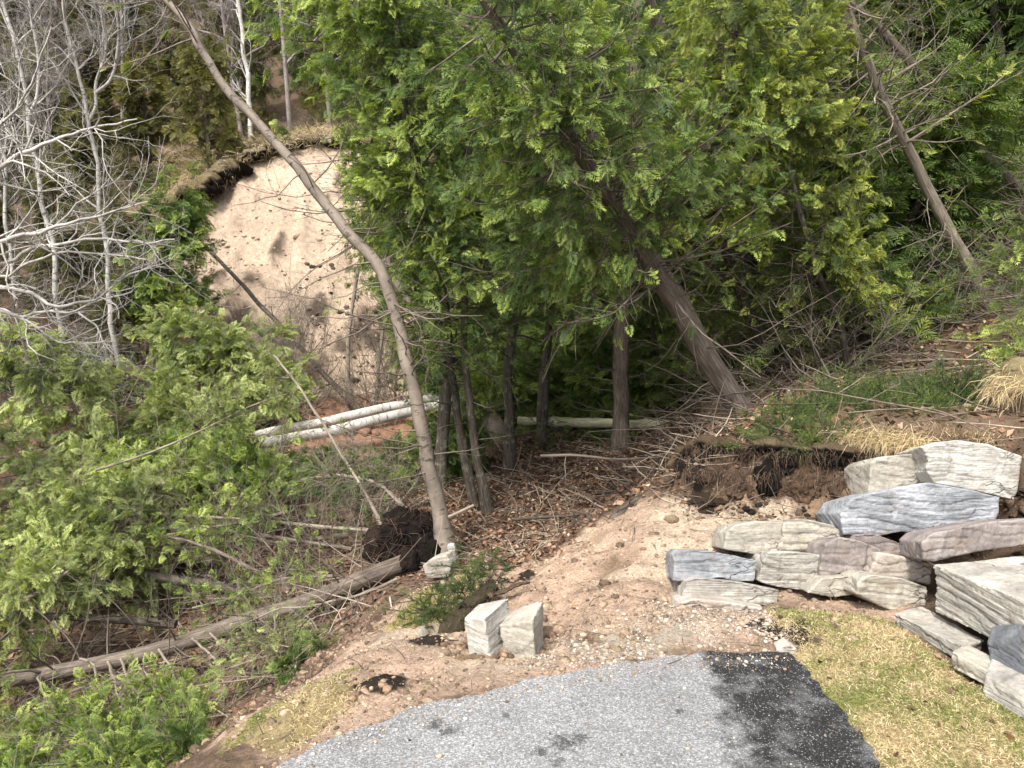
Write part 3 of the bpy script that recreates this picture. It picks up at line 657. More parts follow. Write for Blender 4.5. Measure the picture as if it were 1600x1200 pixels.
rocks2 = [
 ("large striated grey-white corner block with a rusty stain on its bright top", [(1458, 882, 4.2), (1602, 940, 3.60), (1740, 925, 3.5), (1600, 868, 4.3)], (.0, -.02, -.27), RK_G),
 ("flat grey slab lying beside the lawn below the striated corner block", [(1396, 958, 4.28), (1505, 1012, 3.74), (1540, 1000, 3.9), (1440, 946, 4.36)], (.0, -.01, -.08), RK_G),
 ("small tan slab half hidden between the lawn edge and the slate coloured block", [(1486, 1018, 3.64), (1546, 1050, 3.46), (1570, 1034, 3.6), (1510, 1006, 3.76)], (.0, -.01, -.08), RK_C)]
for k, (lb, q, dn, mt) in enumerate(rocks2):
    rock("limestone_boulder", lb, "boulder", [], 0, dn, mt, G_, seed=90 + k * 3, rough=.7, bed=(.05, 0, 1), pts=np.array([P(*c) for c in q]))
for k, (lb, ol, Y, ex, mt) in enumerate(rocks):
    rock("limestone_boulder", lb, "boulder", ol, Y, ex, mt, G_, seed=k * 3 + 1, rough=.6, bed=(.18, 0, 1) if k in (0, 15) else (.08, 0, 1))
def prism(name, label, cat, top, down, mt, seed, group):
    T = [P(*q) for q in top]; rock(name, label, cat, [(0, 0)] * 0, 0, down, mt, group, rough=.35, vox=.010, seed=seed, pts=np.array(T))
GB = 'two quarried blocks stuck in the sand'
prism("stone_block", "taller cream stone block tilted in the slumped sand beside the green juniper strip", "stone block", [(724, 966, 4.15), (757, 966, 4.03), (795, 934, 4.28), (746, 944, 4.38)], (.04, -.02, -.32), RK_W, 50, GB)
prism("stone_block", "shorter stained stone block leaning against the taller cream block", "stone block", [(780, 977, 4.12), (833, 970, 4.03), (848, 936, 4.26), (800, 954, 4.30)], (.02, -.02, -.26), RK_C, 60, GB)
rock("field_stone", "rounded tan stone below the black root plate", "stone", [(660, 884), (675, 872), (697, 867), (706, 880), (700, 902), (668, 904)], 6.7, (.05, .25, -.05), RK_C, seed=70)
rock("field_stone", "tiny white stone at the foot of the leaning grey trunk", "stone", [(698, 852), (710, 850), (713, 861), (700, 863)], 7.2, (0, .06, 0), RK_W, seed=71, vox=.01)
rock("field_stone", "small upright tan stone left of the dark hole under the juniper strip", "stone", [(640, 1010), (650, 988), (662, 1000), (668, 1040), (648, 1046)], 4.8, (.03, .12, 0), RK_C, seed=72, vox=.012)
rock("field_stone", "small pinkish stone at the tip of the wet asphalt", "stone", [(1212, 1015), (1232, 1006), (1248, 1016), (1240, 1024), (1218, 1024)], 3.86, (0, .08, 0), RK_K, seed=73, vox=.01)
rock("broken_slab", "white broken slab poking over the top lip of the sand bluff", "slab", [(492, 213), (530, 213), (576, 219), (580, 231), (540, 229), (496, 223)], 21.7, (.2, 1.4, .05), RK_W, seed=74, vox=.05, rough=.6)
rock("broken_slab", "pale slab lying in the brush behind the olive cedar on the bluff", "slab", [(246, 196), (262, 186), (278, 190), (276, 202), (250, 206)], 27, (.2, .8, .0), RK_G, seed=75, vox=.05, rough=.6)

# ---------------------------------------------------------------- loose ground matter
rng = np.random.default_rng(11)
def ico():
    bm = bmesh.new(); bmesh.ops.create_icosphere(bm, subdivisions=1, radius=1); v = np.array([x.co[:] for x in bm.verts]); f = np.array([[x.index for x in q.verts] for q in bm.faces]); bm.free(); return v, f
IV, IF = ico()
def blobs(acc, pos, size, col, sq=.6):
    n = len(pos); s = size[:, None, None] * rng.uniform(.6, 1.25, (n, 1, 3)); s[..., 2] *= sq
    a = rng.uniform(0, 6.28, n); c, sn = np.cos(a), np.sin(a); v = IV[None] * (1 + rng.uniform(-.25, .25, (n, 12, 1))) * s
    V = np.stack([v[..., 0] * c[:, None] - v[..., 1] * sn[:, None], v[..., 0] * sn[:, None] + v[..., 1] * c[:, None], v[..., 2]], -1) + pos[:, None]
    acc.add(V, None, (np.arange(n)[:, None, None] * 12 + IF[None]).reshape(-1, 3), np.repeat(col, 12, axis=0))
def pick(n, cols, var=.25):
    c = np.array(cols)[rng.integers(0, len(cols), n)]; return np.clip(c * (1 + rng.normal(size=(n, 1)) * var), .003, .9)
M_PEB = m_flat("pebble", True, nsc=60, lo=.8, hi=1.15)
a = Acc(); p = scatter(rng, GRAV, 8000, .000, .12); p = p[fbm(xy(p[:, 0], p[:, 1], 3.5), 3, 6) > -.12]; blobs(a, p, rng.gamma(2.0, .0026, len(p)), pick(len(p), [(.33, .27, .21), (.28, .22, .165), (.38, .33, .27), (.20, .15, .115)]))
p = scatter(rng, SANDN, 2600, .002, .08); blobs(a, p, rng.gamma(2.5, .0035, len(p)), pick(len(p), [(.36, .27, .19), (.28, .20, .14), (.16, .12, .09)]))
EDG = [tuple(PZ(u, v, 0)[:2]) for u, v in ((430, 1200), (560, 1140), (700, 1095), (900, 1048), (1090, 1023), (1240, 1022), (1245, 1040), (1090, 1042), (900, 1070), (700, 1120), (560, 1165), (480, 1200))]
p = scatter(rng, EDG, 900, 0, .04); p[:, 2] = .003; blobs(a, p, rng.gamma(2.0, .0016, len(p)), pick(len(p), [(.36, .27, .19), (.42, .38, .32), (.25, .18, .12)]))
p = scatter(rng, [q for q in PATH if q[1] > 2.2], 260, 0, .02); p[:, 2] = .003; blobs(a, p, rng.gamma(2.0, .0015, len(p)), pick(len(p), [(.30, .22, .15), (.12, .09, .07), (.4, .36, .3)]))
stuff(a.build("gravel", M_PEB), "pale crushed gravel spilled over the sand beyond the asphalt", "gravel")
a = Acc(); p = scatter(rng, SANDN, 3000, .0, .06)
kk = fbm(xy(p[:, 0], p[:, 1], 2.0), 3, 4) > -.05; p = p[kk]; blobs(a, p, rng.gamma(1.5, .0065, len(p)), pick(len(p), [(.36, .275, .18), (.34, .23, .15), (.2, .14, .095), (.43, .31, .21)], .12), .55)
p = scatter(rng, SCF, 2600, .0, .05); blobs(a, p, rng.gamma(1.4, .0065, len(p)), pick(len(p), [(.17, .115, .075), (.10, .07, .05), (.03, .024, .02), (.24, .165, .11)], .15), .8)
p = scatter(rng, Zn['bluff'], 2600, -.01, .4); blobs(a, p, rng.gamma(1.2, .014, len(p)), pick(len(p), [(.42, .325, .24), (.38, .29, .21), (.28, .21, .15)], .12), .7)
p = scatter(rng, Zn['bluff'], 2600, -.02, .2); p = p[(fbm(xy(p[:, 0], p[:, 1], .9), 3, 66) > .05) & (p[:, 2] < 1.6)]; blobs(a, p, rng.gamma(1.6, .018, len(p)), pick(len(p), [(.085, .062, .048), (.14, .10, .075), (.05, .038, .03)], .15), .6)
p = scatter(rng, Zn['red'], 900, .0, .3); blobs(a, p, rng.gamma(1.6, .018, len(p)), pick(len(p), [(.31, .175, .11), (.25, .14, .09), (.36, .22, .15)], .15), .7)
EDGE2 = [P(*q)[:2] for q in ((600, 985, 5.3), (545, 1030, 5.1), (430, 1105, 4.6), (300, 1200, 4.0), (250, 1230, 4.0), (330, 1130, 5.0), (450, 1040, 5.7), (570, 960, 6.3))]
p = scatter(rng, EDGE2, 2600, .0, .06); blobs(a, p, rng.gamma(1.4, .007, len(p)), pick(len(p), [(.25, .165, .12), (.34, .24, .165), (.12, .085, .06)], .15), .7)
for u, v, z in ((735, 1026, -.15), (765, 1020, -.14), (800, 1012, -.13), (835, 1002, -.12), (850, 985, -.12), (715, 990, -.2)):
    c = PZ(u, v, z); q = np.column_stack([c[0] + rng.normal(size=130) * .045, c[1] + rng.normal(size=130) * .03]); p = np.column_stack([q, H(q[:, 0], q[:, 1]) + .004]); blobs(a, p, rng.gamma(1.8, .008, 130), pick(130, [(.36, .255, .175), (.26, .18, .12), (.15, .105, .07)], .12), .7)
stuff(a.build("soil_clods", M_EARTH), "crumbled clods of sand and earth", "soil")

def leaves(acc, pos, size, cols, tilt=.5, var=.25):
    n = len(pos); D = norm(rng.normal(size=(n, 3)) * [1, 1, tilt]); U = norm(rng.normal(size=(n, 3)) * tilt + [0, 0, 1.]); Yv = norm(np.cross(U, D)); Zv = np.cross(D, Yv)
    s = rng.uniform(size[0], size[1], n)[:, None]; w_ = s * rng.uniform(.3, .5, (n, 1)); c = rng.uniform(-.1, .25, (n, 1)) * s
    V = np.stack([pos - D * s * .5, pos + Yv * w_ + Zv * c, pos + D * s * .5 + Zv * c * rng.uniform(-1, 1, (n, 1)), pos - Yv * w_ + Zv * c], 1)
    b = np.arange(n)[:, None] * 4
    acc.add(V, None, np.concatenate([b + [0, 1, 2], b + [0, 2, 3]]), np.repeat(pick(n, cols, var), 4, axis=0))
LC = [(.21, .12, .07), (.15, .08, .048), (.28, .18, .115), (.09, .055, .036), (.23, .125, .07), (.37, .27, .19), (.13, .085, .06)]
M_DEAD = m_leaf("dead_leaf", .12, .75)
a = Acc(); p = scatter(rng, Zn['litter'], 15000, .012, .12); leaves(a, p, (.025, .075), LC)
BANK = [P(*q)[:2] for q in ((1060, 690, 7.2), (1200, 690, 6.4), (1500, 690, 6.0), (1800, 600, 6.5), (1800, 400, 12), (1500, 300, 18), (1150, 450, 19), (900, 600, 15), (1000, 660, 11))]
p = scatter(rng, BANK, 15000, .012, .2); leaves(a, p, (.04, .10), LC)
LFT = [P(*q)[:2] for q in ((560, 1000, 5.8), (300, 1150, 5), (0, 1200, 4.5), (-200, 900, 7), (0, 640, 11), (350, 640, 13), (620, 760, 9.4), (640, 900, 7))]
p = scatter(rng, LFT, 9000, .012, .2); leaves(a, p, (.03, .08), LC)
RB = [(3.3, 5.6), (3.6, 3.6), (3.3, 1.0), (3.5, -2), (8, -2), (9, 5), (8, 9), (5, 8)]
p = scatter(rng, RB, 9000, .012, .1); leaves(a, p, (.03, .08), LC)
stuff(a.build("leaf_litter", M_DEAD), "brown fallen leaves covering the woodland floor", "leaf litter")

def litter_twigs(acc, pos, L, r, cols, K=5):
    n = len(pos); d = norm(rng.normal(size=(n, 3)) * [1, 1, .22]); ln = rng.uniform(L[0], L[1], n); out = [pos]; cur = d
    for k in range(1, K):
        cur = norm(cur + rng.normal(size=(n, 3)) * [.16, .16, .08]); out.append(out[-1] + cur * (ln / (K - 1))[:, None])
    Q = np.stack(out, 1); Rr_ = rng.uniform(r[0], r[1], n)[:, None] * np.linspace(1, .4, K)[None]
    tubes(acc, Q, Rr_, 4, pick(n, cols, .2))
TC = [(.20, .16, .12), (.12, .09, .07), (.30, .25, .19), (.06, .045, .035)]
a = Acc(); p = scatter(rng, Zn['litter'], 1200, .02, .15); litter_twigs(a, p, (.15, .7), (.003, .009), TC)
p = scatter(rng, BANK, 1500, .03, .3); litter_twigs(a, p, (.3, 1.4), (.003, .012), TC)
p = scatter(rng, LFT, 1500, .05, .3); litter_twigs(a, p, (.3, 1.3), (.003, .010), TC)
p = scatter(rng, SCF, 420, .0, .05); litter_twigs(a, p, (.08, .45), (.0015, .005), TC[1:] + [(.22, .16, .11)])
p = scatter(rng, SANDN, 260, .005, .05); litter_twigs(a, p, (.04, .25), (.0015, .004), TC)
p = scatter(rng, RB, 900, .02, .2); litter_twigs(a, p, (.2, .9), (.002, .008), TC)
stuff(a.build("twig_litter", M_TWIG), "small broken twigs strewn over the woodland floor", "twigs")

def blades(acc, pos, L, wd, cols, dirb=(0, 0, .6), spread=1.0, bend=.5):
    n = len(pos); d = norm(rng.normal(size=(n, 3)) * spread * [1, 1, .5] + np.array(dirb)); ln = rng.uniform(L[0], L[1], n)[:, None]
    s = norm(np.cross(d, rng.normal(size=(n, 3)))) * wd; p1 = pos + d * ln * .55; p2 = p1 + norm(d + np.array([0, 0, -bend])) * ln * .45
    V = np.stack([pos - s, pos + s, p1 + s * .8, p1 - s * .8, p2], 1); b = np.arange(n)[:, None] * 5
    acc.add(V, b + [0, 1, 2, 3], b + [3, 2, 4], np.repeat(cols, 5, axis=0))
def turfcol(p, g0=.25):
    n = len(p); k = fbm(xy(p[:, 0], p[:, 1], 3.0), 3, 71) + rng.normal(size=n) * .2
    straw = pick(n, [(.54, .44, .26), (.44, .35, .20), (.62, .53, .34), (.34, .25, .15)], .15); gr = pick(n, [(.17, .20, .05), (.25, .27, .07), (.12, .15, .04)], .15)
    return np.where((k > g0)[:, None], gr, straw)
a = Acc(); p = scatter(rng, [q for q in LAWN if q[1] > -.5], 10, 0)
LV = [q for q in LAWN]; vis = [(min(max(q[0], 1.2), 3.3), max(q[1], 2.0)) for q in LV]
p = scatter(rng, vis, 95000, .0, .022); kk = ~inpoly(p[:, 0], p[:, 1], [tuple(c * [1, 1]) for c in np.array(PATH) * [1, 1]]) | (rng.random(len(p)) < .05); p = p[kk]
bare = fbm(xy(p[:, 0], p[:, 1], 4.5), 3, 91) > .42; p = p[~bare | (rng.random(len(p)) < .25)]
blades(a, p, (.010, .036), .0015, turfcol(p, .06), (0, 0, .3))
leaves(a, scatter(rng, vis, 90, .02), (.02, .045), LC)
stuff(a.build("lawn_grass", M_BLADE), "dry straw coloured lawn with green patches beside the asphalt", "grass")
a = Acc()
for poly, n in ((SOD, 8000), (SOD2, 9000)):
    p = scatter(rng, poly, n, .0, .05); kk = fbm(xy(p[:, 0], p[:, 1], 3.5), 3, 17) > -.12; p = p[kk]; blades(a, p, (.012, .036), .0016, turfcol(p, .05) * .88, (0, 0, .3))
p = scatter(rng, EDGE2, 3500, .0, .08); p = p[fbm(xy(p[:, 0], p[:, 1], 2.5), 3, 18) > 0]; blades(a, p, (.02, .08), .0018, turfcol(p, .0), (0, 0, .5))
p = scatter(rng, Zn['upper'], 9000, .0, .5); blades(a, p, (.15, .5), .008, pick(len(p), [(.36, .28, .17), (.28, .21, .13), (.45, .36, .24), (.16, .16, .06)]), (0, -.2, .6))
p = scatter(rng, SANDN, 1500, .0, .05); blades(a, p[fbm(xy(p[:, 0], p[:, 1], 2), 2, 8) > .1], (.02, .07), .0015, turfcol(p, .3)[fbm(xy(p[:, 0], p[:, 1], 2), 2, 8) > .1], (0, 0, .5))
stuff(a.build("dry_turf", M_BLADE), "torn dry turf on the slumped sand and along the bluff top", "grass")
#@@PART3

# ---------------------------------------------------------------- trees
def clear_cut(pos):
    """crowns are one-sided here: the open slide scar has no live boughs in front of it"""
    u, v, dep = proj(pos); j = rng.normal(size=len(u)) * 9
    A = inpoly(u + j, v + j, [(285, 300), (390, 215), (535, 215), (545, 330), (560, 420), (600, 470), (625, 560), (620, 640), (400, 640), (330, 480)]) & (dep < 21)
    B = inpoly(u + j, v + j, [(660, 700), (760, 655), (830, 640), (1090, 650), (1200, 640), (1080, 780), (900, 880), (780, 900), (640, 890)]) & (dep < 13.5)
    C = inpoly(u + j, v + j, [(700, 600), (1000, 480), (1170, 460), (1180, 660), (830, 660)]) & (dep < 10) & (rng.random(len(u)) < .8)
    D = inpoly(u + j, v + j, [(1310, -20), (1450, -20), (1660, 250), (1660, 560), (1500, 500), (1400, 330)]) & (dep < 12.5) & (rng.random(len(u)) < .88)
    E = inpoly(u + j, v + j, [(740, 500), (960, 430), (1200, 420), (1400, 470), (1400, 600), (740, 640)]) & (dep < 13) & (rng.random(len(u)) < .6)
    return ~(A | B | C | D | E)
def taper_prof(t): return 1.05 - .62 * t
def cedar(name, label, cat, px, w0, w1, seed, crown=(.4, 1), nl=40, L=(.8, 1.8), n2=8, L2=(.2, .6), ns=6, size=(.08, .15), pal='green', bark=None, dead=12, dt=(.1, .5), Ld=(.4, 1.4), bias=None, biasw=0., group=None, tmpl=SPR, clip=True, bend=None, n_dead2=5, droop=.35, K=30, wob=.03, sides=10, prof=taper_prof, tip=.6, lo=.07):
    global rng
    rng = np.random.default_rng(seed)
    T = spline([P(*q) for q in px], K); T[1:-1] += fbm(T[1:-1, :1] * 0 + T[1:-1, 2:3] * 2.2 + np.array([[0, 11.3, 5.1]]), 2, seed)[:, None] * np.array([1, .6, .2]) * wob
    dep = proj(T)[2]; R = np.linspace(w0, w1, K) * dep / F / 2
    sl = np.linalg.norm(T - T[0], axis=1); R = R * (.88 + (.34 * np.exp(-sl / .09) if (T[-1] - T[0])[2] > .8 else 0)) * (1 + .07 * fbm(np.column_stack([sl * 5, sl * 0 + seed, sl * 0]), 3, seed))
    if (T[-1] - T[0])[2] > .8:   # standing: root the trunk below the soil
        gz_ = float(H(T[0][0], T[0][1])); gap = T[0][2] - gz_
        if gap > .1: None
        e = T[0] - norm(T[1] - T[0]) * (.3 + max(0, gap) * 1.1); T = np.vstack([e, T]); R = np.concatenate([[R[0] * (1.15 if gap < .3 else .95)], R]); K += 1
    base = T[0] + 0; o = thing(name, label, cat, tuple(base), group)
    tr = Acc(); tubes(tr, T[None], R[None], sides, cap=True)
    b = np.array([(0, 0, -.5), (0, 0, -.3), (0, 0, .2), (0, 0, .9), (0, 0, 1.2), (0, 0, 1.2)]) * .5 if bend is None else np.array(bend, float)
    L1, R1 = grow(rng, T, R, nl, crown[0], crown[1], (60, 105), L, K=7, rr=.28, rmin=.0035, rmax=.015, bend=b, wig=.10, prof=prof, bias=bias, biasw=biasw, flat=.3)
    tubes(tr, L1, R1, 5)
    if dead:
        Q, RQ = grow(rng, T, R, dead, dt[0], dt[1], (60, 110), Ld, K=7, rr=.22, rmin=.003, rmax=.0085, bend=b * .8, wig=.16, bias=bias, biasw=biasw * .5)
        tubes(tr, Q, RQ, 4)
        if n_dead2:
            Q2, RQ2 = grow(rng, Q, RQ, n_dead2, .2, 1, (30, 70), (.1, .5), K=5, rmin=.0022, wig=.25); tubes(tr, Q2, RQ2, 3)
    if ns and nl > 40 and clip:
        Q, RQ = grow(rng, T, R, nl // 2, crown[0], .97, (55, 105), (L[0], L[1] * 1.15), K=8, rr=.2, rmin=.003, rmax=.008, bend=(0, 0, .5), wig=.20, prof=prof, bias=(0, -1, 0), biasw=.6); tubes(tr, Q, RQ, 4)
        Q2, RQ2 = grow(rng, Q, RQ, 9, .15, 1, (25, 65), (.12, .55), K=5, rmin=.0022, wig=.25); tubes(tr, Q2, RQ2, 3)
    L2_, R2 = grow(rng, L1, R1, n2, .2, 1.0, (25, 65), L2, K=4, rmin=.0025, bend=(0, 0, -.15), wig=.15, flat=.5)
    tubes(tr, L2_, R2, 3)
    tr.build("trunk", bark or M_BARK, o)
    p1, d1, t1 = along(rng, L1, R1, max(2, ns), .45, 1.0); p2, d2, t2 = along(rng, L2_, R2, ns, .15, 1.0)
    p = np.concatenate([p1, p2]); d = np.concatenate([d1, d2]); q_ = rng.normal(size=len(L1))[np.concatenate([np.repeat(np.arange(len(L1)), max(2, ns)), np.repeat(np.arange(len(L1)), n2 * ns)])]
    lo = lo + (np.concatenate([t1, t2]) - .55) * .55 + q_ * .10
    if clip: k = clear_cut(p); p = p[k]; d = d[k]; lo = lo[k]
    else:
        uu, vv, dd = proj(p); k = ~(inpoly(uu, vv, [(395, 655), (560, 632), (730, 598), (735, 645), (600, 690), (430, 712), (385, 700)]) & (dd < 12.6) & (rng.random(len(uu)) < .9)); p = p[k]; d = d[k]; lo = lo[k]
    if len(p):
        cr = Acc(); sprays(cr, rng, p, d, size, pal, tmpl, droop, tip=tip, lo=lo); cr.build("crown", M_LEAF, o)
    return o

# --- named trunks of the middle distance -------------------------------------
cedar("leaning_aspen", "long pale spotted trunk rising beside the black root plate, bending left across the sand bluff", "tree", [(693, 832, 7.5), (672, 735, 7.55), (650, 630, 7.6), (630, 540, 7.7), (612, 470, 7.8), (596, 425, 7.85), (560, 380, 7.95), (522, 335, 8.05), (482, 285, 8.15), (442, 235, 8.25), (395, 183, 8.4), (352, 138, 8.5), (322, 85, 8.6), (290, 38, 8.7), (255, -5, 8.8), (225, -50, 8.9)], 28, 11, 101,
      crown=(.80, 1), nl=12, L=(.4, 1.3), n2=4, ns=0, bark=M_ASPEN, dead=40, dt=(.10, .6), Ld=(.4, 1.5), bias=(-.2, -.3, 0), biasw=.6, K=60, wob=.03)
cedar("leaning_cedar", "grey barked cedar behind the pale bent trunk with bright boughs low down", "tree", [(722, 690, 9.2), (708, 600, 9.2), (690, 500, 9.1), (668, 380, 9.0), (640, 220, 8.8), (620, 60, 8.6), (610, -80, 8.5)], 14, 8, 130,
      crown=(.24, 1), nl=80, L=(.5, 1.35), n2=9, ns=5, pal='fresh', bark=M_BARKD, dead=8, dt=(.1, .4), Ld=(.3, .8), bias=(-.4, -.3, 0), biasw=.4, size=(.07, .16))
cedar("bushy_cedar", "bushy cedar growing at the right foot of the sand bluff", "tree", [(660, 622, 15.5), (655, 540, 15.5), (650, 430, 15.5), (646, 300, 15.5), (640, 220, 15.5)], 16, 7, 131, crown=(.05, 1), nl=80, L=(.6, 1.5), n2=8, ns=6, size=(.12, .24), pal='green', bark=M_BARKD, dead=0)
cedar("slender_cedar", "thin dark sapling trunk rising from the leaf litter, second from the root plate", "tree", [(757, 772, 8.9), (742, 700, 8.9), (735, 640, 8.9), (728, 560, 8.9), (724, 480, 8.9), (730, 350, 8.9), (735, 200, 8.9)], 16, 9, 102, crown=(.3, 1), nl=34, L=(.4, 1.1), n2=7, ns=6, pal='dark', bark=M_BARKD, dead=10, dt=(.1, .5), Ld=(.3, .8))
cedar("slender_cedar", "wavy dark trunk standing at the left end of the mossy log", "tree", [(796, 692, 10.8), (793, 600, 10.8), (797, 550, 10.8), (806, 490, 10.8), (826, 420, 10.8), (850, 330, 10.8), (870, 200, 10.7), (880, 60, 10.6)], 18, 10, 103, crown=(.3, 1), nl=50, L=(.6, 1.6), n2=8, ns=7, pal='green', bark=M_BARKD, dead=10, dt=(.1, .45), Ld=(.3, .9))
cedar("upright_cedar", "straight reddish brown trunk standing in front of the mossy log", "tree", [(971, 692, 10.9), (970, 600, 10.9), (972, 520, 10.9), (976, 430, 10.9), (984, 300, 10.9), (990, 150, 10.8), (995, 0, 10.8)], 30, 18, 104, crown=(.38, 1), nl=50, L=(.7, 1.7), n2=8, ns=7, pal='dark', dead=18, dt=(.1, .5), Ld=(.4, 1.3))
cedar("leaning_cedar", "thickest brown trunk leaning left from the bank above the scarp", "tree", [(1168, 655, 7.95), (1128, 595, 7.9), (1082, 520, 7.85), (1035, 440, 7.75), (990, 365, 7.6), (940, 290, 7.4), (880, 200, 7.1), (810, 90, 6.8), (740, -30, 6.5)], 42, 20, 105,
      crown=(.36, 1), bias=(-.1, -1, -.1), biasw=.5, nl=84, L=(.8, 2.0), n2=8, L2=(.25, .6), ns=4, size=(.09, .17), pal='green', dead=16, dt=(.12, .5), Ld=(.5, 1.6))
cedar("leaning_cedar", "thin trunk leaning close behind the thickest brown trunk", "tree", [(1150, 640, 8.6), (1120, 575, 8.6), (1070, 470, 8.6), (1012, 380, 8.6), (960, 280, 8.5), (900, 150, 8.4), (860, 20, 8.3)], 18, 10, 106, crown=(.45, 1), nl=46, L=(.7, 1.7), n2=9, ns=5, pal='fresh', dead=10, dt=(.1, .5), Ld=(.4, 1.2))
cedar("leaning_cedar", "grey trunk at the top centre leaning up to the left behind the boughs", "tree", [(1245, 545, 12.5), (1215, 470, 12.5), (1180, 400, 12.4), (1130, 290, 12.3), (1080, 175, 12.2), (1050, 100, 12.1), (1015, 0, 12), (985, -90, 11.9)], 30, 19, 107, crown=(.3, 1), nl=60, L=(.8, 2.2), n2=8, ns=5, size=(.10, .19), pal='green', dead=14, dt=(.1, .6))
cedar("leaning_cedar", "grey-green lichened trunk leaning left, the lower one of the pair at the upper right", "tree", [(1552, 492, 10), (1510, 410, 9.9), (1470, 335, 9.8), (1430, 255, 9.7), (1390, 175, 9.6), (1350, 85, 9.5), (1318, 0, 9.4), (1290, -80, 9.3)], 25, 13, 108, crown=(.5, 1), nl=44, L=(.6, 1.6), n2=7, ns=6, pal='yellow', bark=M_BARKW, dead=44, dt=(.1, .95), Ld=(.5, 1.7), n_dead2=9)
cedar("leaning_cedar", "grey trunk leaning left, the upper one of the pair at the upper right", "tree", [(1640, 350, 11), (1590, 295, 10.9), (1530, 235, 10.8), (1475, 170, 10.6), (1425, 100, 10.5), (1370, 40, 10.4), (1310, -10, 10.3), (1260, -60, 10.2)], 21, 13, 109, crown=(.85, 1), nl=16, L=(.6, 1.4), n2=6, ns=5, pal='green', bark=M_BARK, dead=44, dt=(.05, .95), Ld=(.5, 1.8), n_dead2=9)
cedar("leaning_cedar", "dark trunk behind the thickest brown trunk with yellow-green boughs", "tree", [(1225, 600, 10.5), (1185, 520, 10.4), (1150, 440, 10.2), (1120, 330, 9.8), (1120, 220, 9.3), (1140, 100, 8.9), (1160, -20, 8.6)], 22, 14, 110, crown=(.35, 1), nl=74, L=(.7, 1.9), n2=9, ns=5, size=(.09, .17), pal='yellow', bark=M_BARKD, dead=16, dt=(.05, .5))
cedar("young_cedar", "yellow-green cedar bough clump hanging well left of the lichened trunk", "tree", [(1330, 590, 9.0), (1310, 500, 8.9), (1270, 400, 8.8), (1240, 290, 8.7), (1225, 180, 8.6), (1220, 60, 8.5)], 13, 7, 111, crown=(.25, 1), nl=44, L=(.4, 1.1), n2=8, ns=6, pal='yellow', dead=14, dt=(.05, .6), bark=M_BARKD)
cedar("leaning_cedar", "grey trunk slanting up left from behind the slender sapling to the pale bent trunk", "tree", [(765, 655, 12.8), (730, 598, 12.9), (690, 540, 13), (645, 478, 13), (610, 420, 13), (585, 350, 13), (570, 260, 13)], 27, 14, 112,
      crown=(.6, 1), nl=20, L=(.5, 1.2), n2=5, ns=4, bark=M_ASPEN, dead=10, dt=(.05, .6), Ld=(.3, .9), K=40)
cedar("overhanging_cedar", "dark boughs of a cedar hanging in at the upper right corner", "tree", [(1720, 500, 9), (1700, 300, 9), (1680, 100, 9), (1660, -100, 9)], 30, 14, 113, crown=(.3, 1), nl=30, L=(.5, 1.3), n2=8, ns=6, pal='green', dead=0)
cedar("young_cedar", "small green cedar at the right edge above the earth knob", "tree", [(1650, 600, 7.4), (1640, 520, 7.4), (1625, 430, 7.4), (1610, 340, 7.4)], 14, 6, 114, crown=(.1, 1), nl=30, L=(.3, .8), n2=6, ns=6, size=(.08, .16), pal='fresh', dead=0)
cedar("tall_cedar", "broad bright cedar crown filling the upper left of centre above the bluff", "tree", [(700, 560, 10.2), (690, 420, 10.2), (660, 280, 10), (620, 130, 9.6), (590, 0, 9.2), (570, -140, 8.8)], 16, 9, 115, crown=(.35, 1), nl=80, L=(.8, 2.3), n2=9, ns=5, size=(.09, .18), pal='fresh', bark=M_BARKD, dead=8, dt=(.1, .5), bias=(-.3, -.3, 0), biasw=.4)
cedar("tall_cedar", "dense cedar with drooping dark green boughs left of the upright reddish trunk", "tree", [(850, 600, 12), (860, 430, 11.8), (850, 280, 11.4), (830, 130, 10.8), (820, -40, 10.2)], 15, 8, 116, crown=(.2, 1), nl=49, L=(.8, 2.2), n2=9, ns=4, size=(.10, .19), pal='green', bark=M_BARKD, dead=8, dt=(.05, .4))
cedar("tall_cedar", "dense cedar behind the upright reddish trunk with low dark boughs", "tree", [(1060, 600, 14), (1050, 450, 14), (1040, 300, 13.8), (1030, 150, 13.5), (1020, -50, 13)], 20, 11, 117, crown=(.05, 1), nl=52, L=(1., 2.6), n2=9, ns=6, size=(.12, .22), pal='fresh', bark=M_BARKD, dead=4, dt=(.05, .4))
cedar("tall_cedar", "cedar behind the slender dark saplings with fresh green low boughs", "tree", [(900, 640, 14.5), (890, 480, 14.5), (890, 300, 14.5), (890, 100, 14.5)], 17, 9, 118, crown=(.0, 1), nl=52, L=(.9, 2.4), n2=9, ns=6, size=(.12, .22), pal='fresh', bark=M_BARKD, dead=4, dt=(.05, .4))
cedar("dead_pole", "thin dark dead trunk leaning against the sand bluff", "tree", [(535, 614, 15.6), (480, 555, 16), (420, 490, 16.5), (365, 430, 17), (320, 385, 17.4), (278, 340, 17.8)], 10, 5, 119, crown=(.1, 1), nl=20, L=(.3, .9), n2=3, ns=0, dead=0, bark=M_BARKD)
cedar("sapling", "yellowish bare sapling standing at the foot of the bluff", "tree", [(545, 612, 15.8), (544, 540, 15.9), (552, 470, 16), (562, 410, 16), (572, 360, 16)], 9, 5, 120, crown=(.5, 1), nl=10, L=(.3, .6), n2=4, ns=4, pal='pale', dead=0, bark=M_BARKW, clip=False)
cedar("sapling", "pale bare sapling right of the yellowish one at the foot of the bluff", "tree", [(588, 613, 15.6), (592, 560, 15.6), (600, 500, 15.6), (606, 440, 15.6)], 9, 5, 121, crown=(.4, 1), nl=8, L=(.3, .5), n2=3, ns=0, dead=0, bark=M_BARKW)
